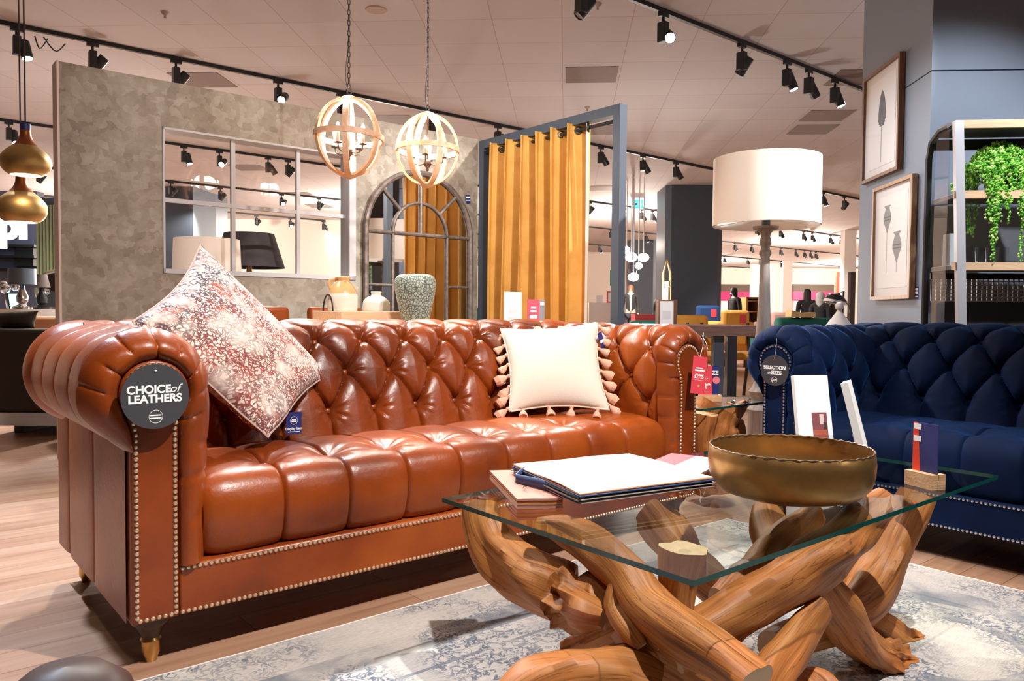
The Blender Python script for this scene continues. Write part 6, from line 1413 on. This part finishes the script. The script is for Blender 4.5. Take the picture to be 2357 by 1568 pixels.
# ------------------------------------------------------------------ people
SKIN = mat('skin', (.55, .33, .25), .5)
def person(px, ytop, Y, label, coat, hair, hgt=1.68, turn=0.0, lean=0.0, shirt=None, hair_len=.24, trousers=None, mask=None):
    c = aty(px, ytop, Y); x = float(c[0]); root = thing('person', label, 'person', (x, Y, 0), turn)
    k = float(c[2]) / hgt if c[2] < hgt * 1.15 else 1.0
    k = max(.9, min(1.06, k)); H_ = hgt * k
    def skin(name, verts, edges, rad, m, par=root, sub=2):
        me = bpy.data.meshes.new(name); me.from_pydata([tuple(v) for v in verts], edges, []); o = bpy.data.objects.new(name, me); COL.objects.link(o); o.parent = par; me.materials.append(m)
        sm = o.modifiers.new('skin', 'SKIN'); sm.use_smooth_shade = True
        for i, r_ in enumerate(rad):
            me.skin_vertices[0].data[i].radius = r_ if hasattr(r_, '__len__') else (r_, r_)
        me.skin_vertices[0].data[0].use_root = True
        s2 = o.modifiers.new('sub', 'SUBSURF'); s2.levels = sub; s2.render_levels = sub; return o
    h = H_
    V_ = [(0, 0, .53 * h), (0, 0, .62 * h), (0, 0, .74 * h), (0, 0, .82 * h), (0, -.005, .865 * h), (0, -.02, .93 * h), (0, -.018, .985 * h),
          (.11 * h, 0, .805 * h), (.125 * h, .02, .65 * h), (.12 * h, -.05, .52 * h), (.115 * h, -.07, .46 * h), (-.11 * h, 0, .805 * h), (-.125 * h, .02, .65 * h), (-.12 * h, -.05, .52 * h), (-.115 * h, -.07, .46 * h),
          (.055 * h, 0, .49 * h), (.06 * h, -.01, .28 * h), (.06 * h, .02, .04 * h), (.06 * h, -.09, .02 * h), (-.055 * h, 0, .49 * h), (-.06 * h, -.01, .28 * h), (-.06 * h, .02, .04 * h), (-.06 * h, -.09, .02 * h)]
    E_ = [(0, 1), (1, 2), (2, 3), (3, 4), (4, 5), (5, 6), (3, 7), (7, 8), (8, 9), (9, 10), (3, 11), (11, 12), (12, 13), (13, 14), (0, 15), (15, 16), (16, 17), (17, 18), (0, 19), (19, 20), (20, 21), (21, 22)]
    R0 = [(.085 * h, .06 * h), (.075 * h, .055 * h), (.09 * h, .06 * h), (.06 * h, .045 * h), .03 * h, (.043 * h, .055 * h), (.035 * h, .045 * h), .032 * h, .024 * h, .018 * h, .016 * h, .032 * h, .024 * h, .018 * h, .016 * h, .045 * h, .032 * h, .022 * h, .018 * h, .045 * h, .032 * h, .022 * h, .018 * h]
    body = skin('body', V_, E_, R0, SKIN)
    up = [0, 1, 2, 3, 7, 8, 9, 11, 12, 13]; mp = {a: i for i, a in enumerate(up)}
    skin('jacket', [(V_[a][0], V_[a][1], V_[a][2]) for a in up], [(mp[a], mp[b]) for a, b in E_ if a in mp and b in mp], [tuple(q + .012 for q in (R0[a] if hasattr(R0[a], '__len__') else (R0[a],) * 2)) for a in up], coat)
    lw = [0, 15, 16, 17, 19, 20, 21]; mp = {a: i for i, a in enumerate(lw)}
    skin('trousers', [V_[a] for a in lw], [(mp[a], mp[b]) for a, b in E_ if a in mp and b in mp], [tuple(q + .01 for q in (R0[a] if hasattr(R0[a], '__len__') else (R0[a],) * 2)) for a in lw], trousers or mat('dark_trousers', (.02, .02, .03), .8))
    hz = .945 * h; mb = MB(); n1, m1 = 20, 12; P = []
    for i in range(n1):
        a = 2 * PI * i / n1; row = []
        for j in range(m1 + 1):
            t = j / m1; back_ = .5 + .5 * math.sin(a); lim = .5 + (hair_len / .12) * .35 * max(0, back_) ** .6
            th = t * PI * min(lim, .98); z = .075 * math.cos(min(th, PI)) * 1.05 - max(0, t - .5) * 2 * hair_len * .55 * max(0, back_) ** .5
            rr2 = .078 * max(math.sin(min(th, PI * .55)), .05)
            row.append((rr2 * math.cos(a), -.012 + rr2 * 1.12 * math.sin(a), hz + z + .005))
        P.append(row)
    mb.grid(np.array(P), wu=True).build('hair', hair, root, smooth=80)
    fc = MB(); fc.ball((0, -.098, .925 * h), (.011, .016, .018), 8, 6); fc.build('nose', SKIN, root)
    ey = MB(); 
    for s_ in (-1, 1): ey.ball((s_ * .028, -.082, .94 * h), (.009, .006, .005), 8, 5)
    ey.build('eyes', BLACK, root); mo = MB(); mo.ball((0, -.088, .902 * h), (.02, .006, .005), 8, 5); mo.build('mouth', mat('lips', (.45, .12, .12), .5), root)
    if shirt:
        mb = MB(); mb.prism([(-.03, .86 * h), (.03, .86 * h), (.035, .74 * h), (.02, .56 * h), (-.01, .56 * h), (-.03, .74 * h)], -.135, -.105, f=lambda a, b, d: (a, d, b)); mb.build('shirt_front', shirt, root)
    if mask: mb = MB(); mb.ball((0, -.078, .905 * h), (.045, .03, .03), 12, 8); mb.build('face_mask', mask, root)
    return root
BLK = mat('black_cloth', (.012, .012, .013), .85); RUST = mat('auburn_hair', (.16, .05, .025), .6); DKH = mat('dark_hair', (.02, .013, .01), .55)
person(1452, 655, 21.0, 'person with auburn hair and a black jacket standing by the far slate column', BLK, RUST, shirt=mat('sage_shirt', (.4, .45, .38), .8), turn=-.15)
person(1521, 668, 19.0, 'person in black behind the gold lantern, partly hidden by the slate column', BLK, DKH, turn=.5, hgt=1.6)
person(1691, 664, 17.5, 'person in a dark top and blue mask, left of the lamp post', BLK, DKH, turn=-1.2, hgt=1.62, mask=mat('blue_mask', (.35, .5, .7), .7))
person(1858, 676, 15.0, 'person with long black hair and black coat right of the lamp post', BLK, DKH, turn=2.9, hgt=1.5, hair_len=.4)
person(1888, 684, 14.0, 'person bending in a black coat beside the far shop front', BLK, mat('grey_hair', (.4, .37, .35), .6), turn=2.5, hgt=1.4)
person(1912, 688, 15.5, 'person in a black coat half hidden behind the desk lamp', BLK, DKH, turn=-2.4, hgt=1.42)
# ------------------------------------------------------------------ left edge of the store
DKBROWN = mat('dark_olive_velvet', (.030, .022, .014), .7, sheen=.15)
a, b = aty(-40, 757, 5.1), aty(145, 757, 5.1); zt_ = float(a[2]); zb_ = float(aty(60, 950, 5.1)[2])
r = thing('sofa', 'dark olive brown velvet sofa back at the left edge', 'sofa', ((a[0] + b[0]) / 2, 5.1, 0)); w = float(b[0] - a[0]) / 2
MB().box((-w, 0, zb_), (w, .22, zt_)).build('backrest', DKBROWN, r, bevel=.03); MB().box((-w, .21, zb_), (w, .95, .42)).build('seat', DKBROWN, r, bevel=.03)
MB().box((-w, -.01, zb_ - .085), (w, .95, zb_ - .002)).build('pale_plinth', mat('lacquer_plinth', (.62, .64, .70), .12), r, smooth=0)
for x in (-w + .1, w - .1): MB().box((x - .03, .2, 0), (x + .03, .8, zb_ - .085)).build('foot', BLACK, r, smooth=0)
c = aty(35, 735, 5.25); cq = thing('cushion', 'dark olive velvet cushion on top of the left edge sofa', 'cushion', (c[0], c[1], zt_ - .0)); pillow_mesh('cover', [(-.17, .05, .105), (.13, .05, .12), (.13, 0, -.0), (-.17, 0, -.0)], .12, DKBROWN, cq)
c = aty(102, 741, 6.3); MBX = thing('armchair', 'tan leather armchair back beyond the olive sofa at the left', 'armchair', (c[0], c[1], 0)); 
MB().box((-.16, 0, .2), (.24, .16, float(aty(102, 728, 6.3)[2]))).build('backrest', mat('tan_hide', (.42, .19, .10), .5), MBX, bevel=.03); MB().box((-.16, .15, .2), (.24, .7, .42)).build('seat', mat('tan_hide', (.42, .19, .10), .5), MBX, bevel=.03)
for x in (-.13, .2): MB().tube([(x, .1, .2), (x, .1, 0)], .02, 6).build('leg', DARKWOOD, MBX); MB().tube([(x, .6, .2), (x, .6, 0)], .02, 6).build('leg', DARKWOOD, MBX)
# round mirror, lamps, screen
sd = thing('sideboard', 'white sideboard under the round mirror at the left edge', 'sideboard', aty(70, 760, 8.0) * np.array([1, 1, 0])); zsb = float(aty(70, 712, 8.0)[2])
MB().box((-.9, -.5, .1), (.6, .6, zsb)).build('cabinet_body', WALLW, sd, smooth=0)
for x in (-.8, .5): MB().box((x - .03, -.4, 0), (x + .03, .5, .1)).build('leg', BLACK, sd, smooth=0)
c = aty(128, 668, 8.3); s = 8.3 / FPX; rm = thing('round_mirror', 'round gold rimmed mirror standing beside the partition end', 'mirror', c); R_m = 43 * s
MB().lathe([(1e-4, .0), (R_m, .0), (R_m, .012), (1e-4, .012)], n=48, M=Matrix.Rotation(PI / 2 - .06, 4, 'X')).build('mirror_glass', MIRROR, rm, smooth=30)
mb = MB(); mb.M = Matrix.Rotation(PI / 2 - .06, 4, 'X'); mb.tube([(R_m * math.cos(t), R_m * math.sin(t), .006) for t in np.linspace(0, 2 * PI, 60, endpoint=False)], .02, 8, closed=True); mb.build('gold_rim', mat('pale_gold_rim', (.75, .66, .48), .4, .5), rm)
MB().box((-.08, -.01, zsb - c[2] + .001), (.08, .06, max(-R_m + .01, zsb - c[2] + .012))).build('stand', BRASS, rm, smooth=0)
table_lamp(51, 619, 655, 56, 58, 7.6, zsb + .001, mat('slate_blue_shade', (.10, .14, .19), .5), 'table lamp with a slate blue drum shade and chrome ball stem at the left edge', None, bm_=CHROME)
table_lamp(96, 632, 662, 22, 36, 8.05, zsb + .001, mat('taupe_shade', (.20, .16, .14), .7), 'small lamp with a taupe cone shade in front of the round mirror', None, bm_=BLACK)
c = aty(33, 693, 8.1); sq = tag(MB().box((-.065, 0, -.08), (.065, .02, .075)).build('digital_screen', mat('screen_cyan', (0, 0, 0), .3, emit=(.35, .85, 1), estr=2.5), None, smooth=0, loc=c), 'small bright cyan screen beside the slate blue lamp', 'screen')
c = aty(12, 665, 8.0); ch = tag(MB().ball((0, 0, 0), .05, 16, 10).ball((.09, .02, .02), .04, 16, 10).ball((-.05, .05, .05), .035, 14, 8).tube([(0, 0, 0), (.02, .02, zsb - c[2] + .002)], .02, 8).build('chrome_ornament', CHROME, None, loc=c), 'cluster of chrome balls on a stem at the far left edge', 'ornament')
Yc = 11.0; GREENC = mat('sage_curtain_cloth', (.24, .28, .17), .8); x0, x1 = float(aty(84, 600, Yc)[0]), float(aty(150, 600, Yc)[0])
P = np.array([[(x0 + (x1 - x0) * i / 60, Yc + .05 * math.sin(i * .9), z) for z in (.05, float(aty(100, 472, Yc)[2]))] for i in range(61)])
g = thing('curtain', 'sage green curtain hanging left of the partition', 'curtain', (0, 0, 0)); MB().grid(P).build('cloth', GREENC, g, smooth=80)
lo, hi = bx(70, 455, 160, 472, Yc, .5); MB().box(lo, hi).build('pelmet', SLATE, g, smooth=0)
NAVYW = mat('blue_grey_display', (.16, .19, .30), .6)
r = thing('display_stand', 'blue grey display wall with dark shelves at the far left', 'display stand', aty(20, 600, 12.5) * np.array([1, 1, 0])); o_ = np.array(r.location)
lo, hi = bx(-120, 440, 84, 760, 12.5, .2, z0=0); MB().box(np.array(lo) - o_, np.array(hi) - o_).build('back_board', NAVYW, r, smooth=0)
for y in (563, 588, 618): lo, hi = bx(-110, y, 78, y + 4, 12.2, .3); MB().box(np.array(lo) - o_, np.array(hi) - o_).build('shelf', BLACK, r, smooth=0)
lo, hi = bx(34, 565, 76, 612, 12.35, .12); MB().box(np.array(lo) - o_, np.array(hi) - o_).build('dark_box', DARKGREEN, r, smooth=0)
c = aty(30, 520, 11.6); sg = thing('letter_sign', 'glowing white lettering pl on the blue grey display wall', 'sign', c)
text('letters', 'pl', 92 * 11.6 / FPX, emis('sign_white', (.95, .97, 1), 6), sg, Matrix.Rotation(PI / 2, 4, 'X'), bold=.04, extrude=.02)
# ------------------------------------------------------------------ light
def lamp(name, loc, target, energy, col, size=60, blend=.6, rad=.05):
    l = bpy.data.lights.new(name, 'SPOT'); l.energy = energy; l.color = col; l.spot_size = math.radians(size); l.spot_blend = blend; l.shadow_soft_size = rad
    o = bpy.data.objects.new(name, l); COL.objects.link(o); o.location = tuple(map(float, loc))
    d = Vector(tuple(map(float, target))) - o.location; o.rotation_euler = d.to_track_quat('-Z', 'Y').to_euler(); return o
WARM = (1, .86, .74); NEUT = (1, .95, .90); COOL = (.82, .90, 1)
hz_ = RZC - .2
# rail above the viewer
lamp('rail_or_fill_spot', uv(.9, -1.72, hz_), uv(1.0, -.1, .3), 480, NEUT, 75, .7, .03)
lamp('rail_or_fill_spot', uv(2.6, -1.72, hz_), uv(1.5, .1, .5), 110, WARM, 65, .7)
lamp('rail_or_fill_spot', uv(-.6, -1.72, hz_), uv(.5, .4, .5), 60, WARM, 60, .7)
lamp('rail_or_fill_spot', uv(4.0, -1.72, hz_), uv(3.2, 2.3, 1.3), 1000, NEUT, 40, .7)
lamp('rail_or_fill_spot', uv(3.2, -5.6, hz_), uv(1.6, .2, .4), 90, NEUT, 50, .7)  # added fill spot behind the viewer, no rail runs there
for x_, y_, e_ in ((1.5, 9.5, 90), (-4.5, 9, 80), (8, 9.5, 110)):  # added low point lights that brighten the ceiling, no pendants hang here
    l = bpy.data.lights.new('pendant_or_fill_bulb', 'POINT'); l.energy = e_; l.color = (1, .88, .78); l.shadow_soft_size = .2
    o = bpy.data.objects.new('pendant_or_fill_bulb', l); COL.objects.link(o); o.location = (x_, y_, 1.2)
# rail over the space behind the sofa
for u, t, e, c in ((-.48, uv(-1.0, .9, 0), 600, (.66, .80, 1)), (.4, uv(.6, .9, .6), 300, NEUT), (1.6, uv(1.4, .6, .6), 300, NEUT), (2.6, uv(2.4, 1.0, .6), 250, WARM), (4.4, uv(2.9, -.3, .6), 260, NEUT), (6.6, uv(6, .5, .8), 300, COOL), (7.6, uv(4.6, -.6, 1.3), 420, COOL)):
    lamp('rail_or_fill_spot', uv(u, 2.27, hz_), t, e, c, 70, .7)
lamp('rail_or_fill_spot', uv(1.2, -1.72, hz_), uv(1.7, 3.0, 1.5), 420, NEUT, 45, .9)  # added spot that lifts the partition wall
lamp('rail_or_fill_spot', uv(3.3, -1.72, hz_), uv(4.2, -.2, 1.4), 300, COOL, 60, .7)
for k, o, f in LIT:
    if k >= 2:
        p = Vector(o.location) - Vector((0, 0, .2)); az, ti = f
        d = Matrix.Rotation(RZ, 3, 'Z') @ Vector((math.cos(az) * math.sin(ti), math.sin(az) * math.sin(ti), -math.cos(ti)))
        lamp('store_spot', p + d * .12, p + d, 520, NEUT if k < 4 else WARM, 78, .7)
for x, y in ((-6, 30), (2, 33), (9, 36), (16, 38), (10, 26), (18, 28), (-8, 17), (-3, 18), (3, 19)):  # added unseen points for general brightness in the far store
    l = bpy.data.lights.new('store_fill', 'POINT'); l.energy = 750; l.color = (1, .87, .75); l.shadow_soft_size = .15
    o = bpy.data.objects.new('store_fill', l); COL.objects.link(o); o.location = (x, y, 2.5)
lamp('rail_or_fill_spot', uv(1.0, 2.27, hz_), uv(3.26, 2.35, 1.3), 170, NEUT, 60, .8)
lamp('rail_or_fill_spot', uv(1.5, -1.72, hz_), uv(3.26, 2.2, 1.2), 620, NEUT, 40, .8)
lamp('rail_or_fill_spot', uv(3.4, 2.27, hz_), KC + .4 * GG + np.array([0, 0, 1.3]), 150, COOL, 50, .8)  # added cool spot that brightens the framed prints
lamp('rail_or_fill_spot', uv(3.75, 2.27, hz_), uv(5.3, 2.0, .8), 260, NEUT, 60, .8)  # added spot that lights the menu card from the viewer's side
lamp('rail_or_fill_spot', uv(2.4, -1.72, hz_), uv(4.1, -1.0, 1.5), 260, NEUT, 45, .8)
w = bpy.data.worlds.new('world'); SC.world = w; w.use_nodes = True
w.node_tree.nodes['Background'].inputs[0].default_value = (1, .90, .84, 1); w.node_tree.nodes['Background'].inputs[1].default_value = .05
# ------------------------------------------------------------------ camera
cam = bpy.data.cameras.new('camera'); cam.sensor_width = 36; cam.sensor_fit = 'HORIZONTAL'; cam.lens = FPX * 36 / 2357; cam.clip_start = .05; cam.clip_end = 200
co_ = bpy.data.objects.new('camera', cam); COL.objects.link(co_)
cr_, sr_ = math.cos(ROLL), math.sin(ROLL); X = _R * cr_ + _U * sr_; Yv = -_R * sr_ + _U * cr_; Zv = -_F
co_.matrix_world = Matrix(((X[0], Yv[0], Zv[0], 0), (X[1], Yv[1], Zv[1], 0), (X[2], Yv[2], Zv[2], CAMH), (0, 0, 0, 1)))
SC.camera = co_
SC.view_settings.view_transform = 'Standard'; SC.view_settings.look = 'None'; SC.view_settings.gamma = 1; SC.view_settings.exposure = .2
SC.cycles.max_bounces = 8; SC.cycles.transparent_max_bounces = 16; SC.cycles.glossy_bounces = 4; SC.cycles.diffuse_bounces = 4
SC.cycles.sample_clamp_indirect = 6; SC.cycles.caustics_reflective = False; SC.cycles.caustics_refractive = False
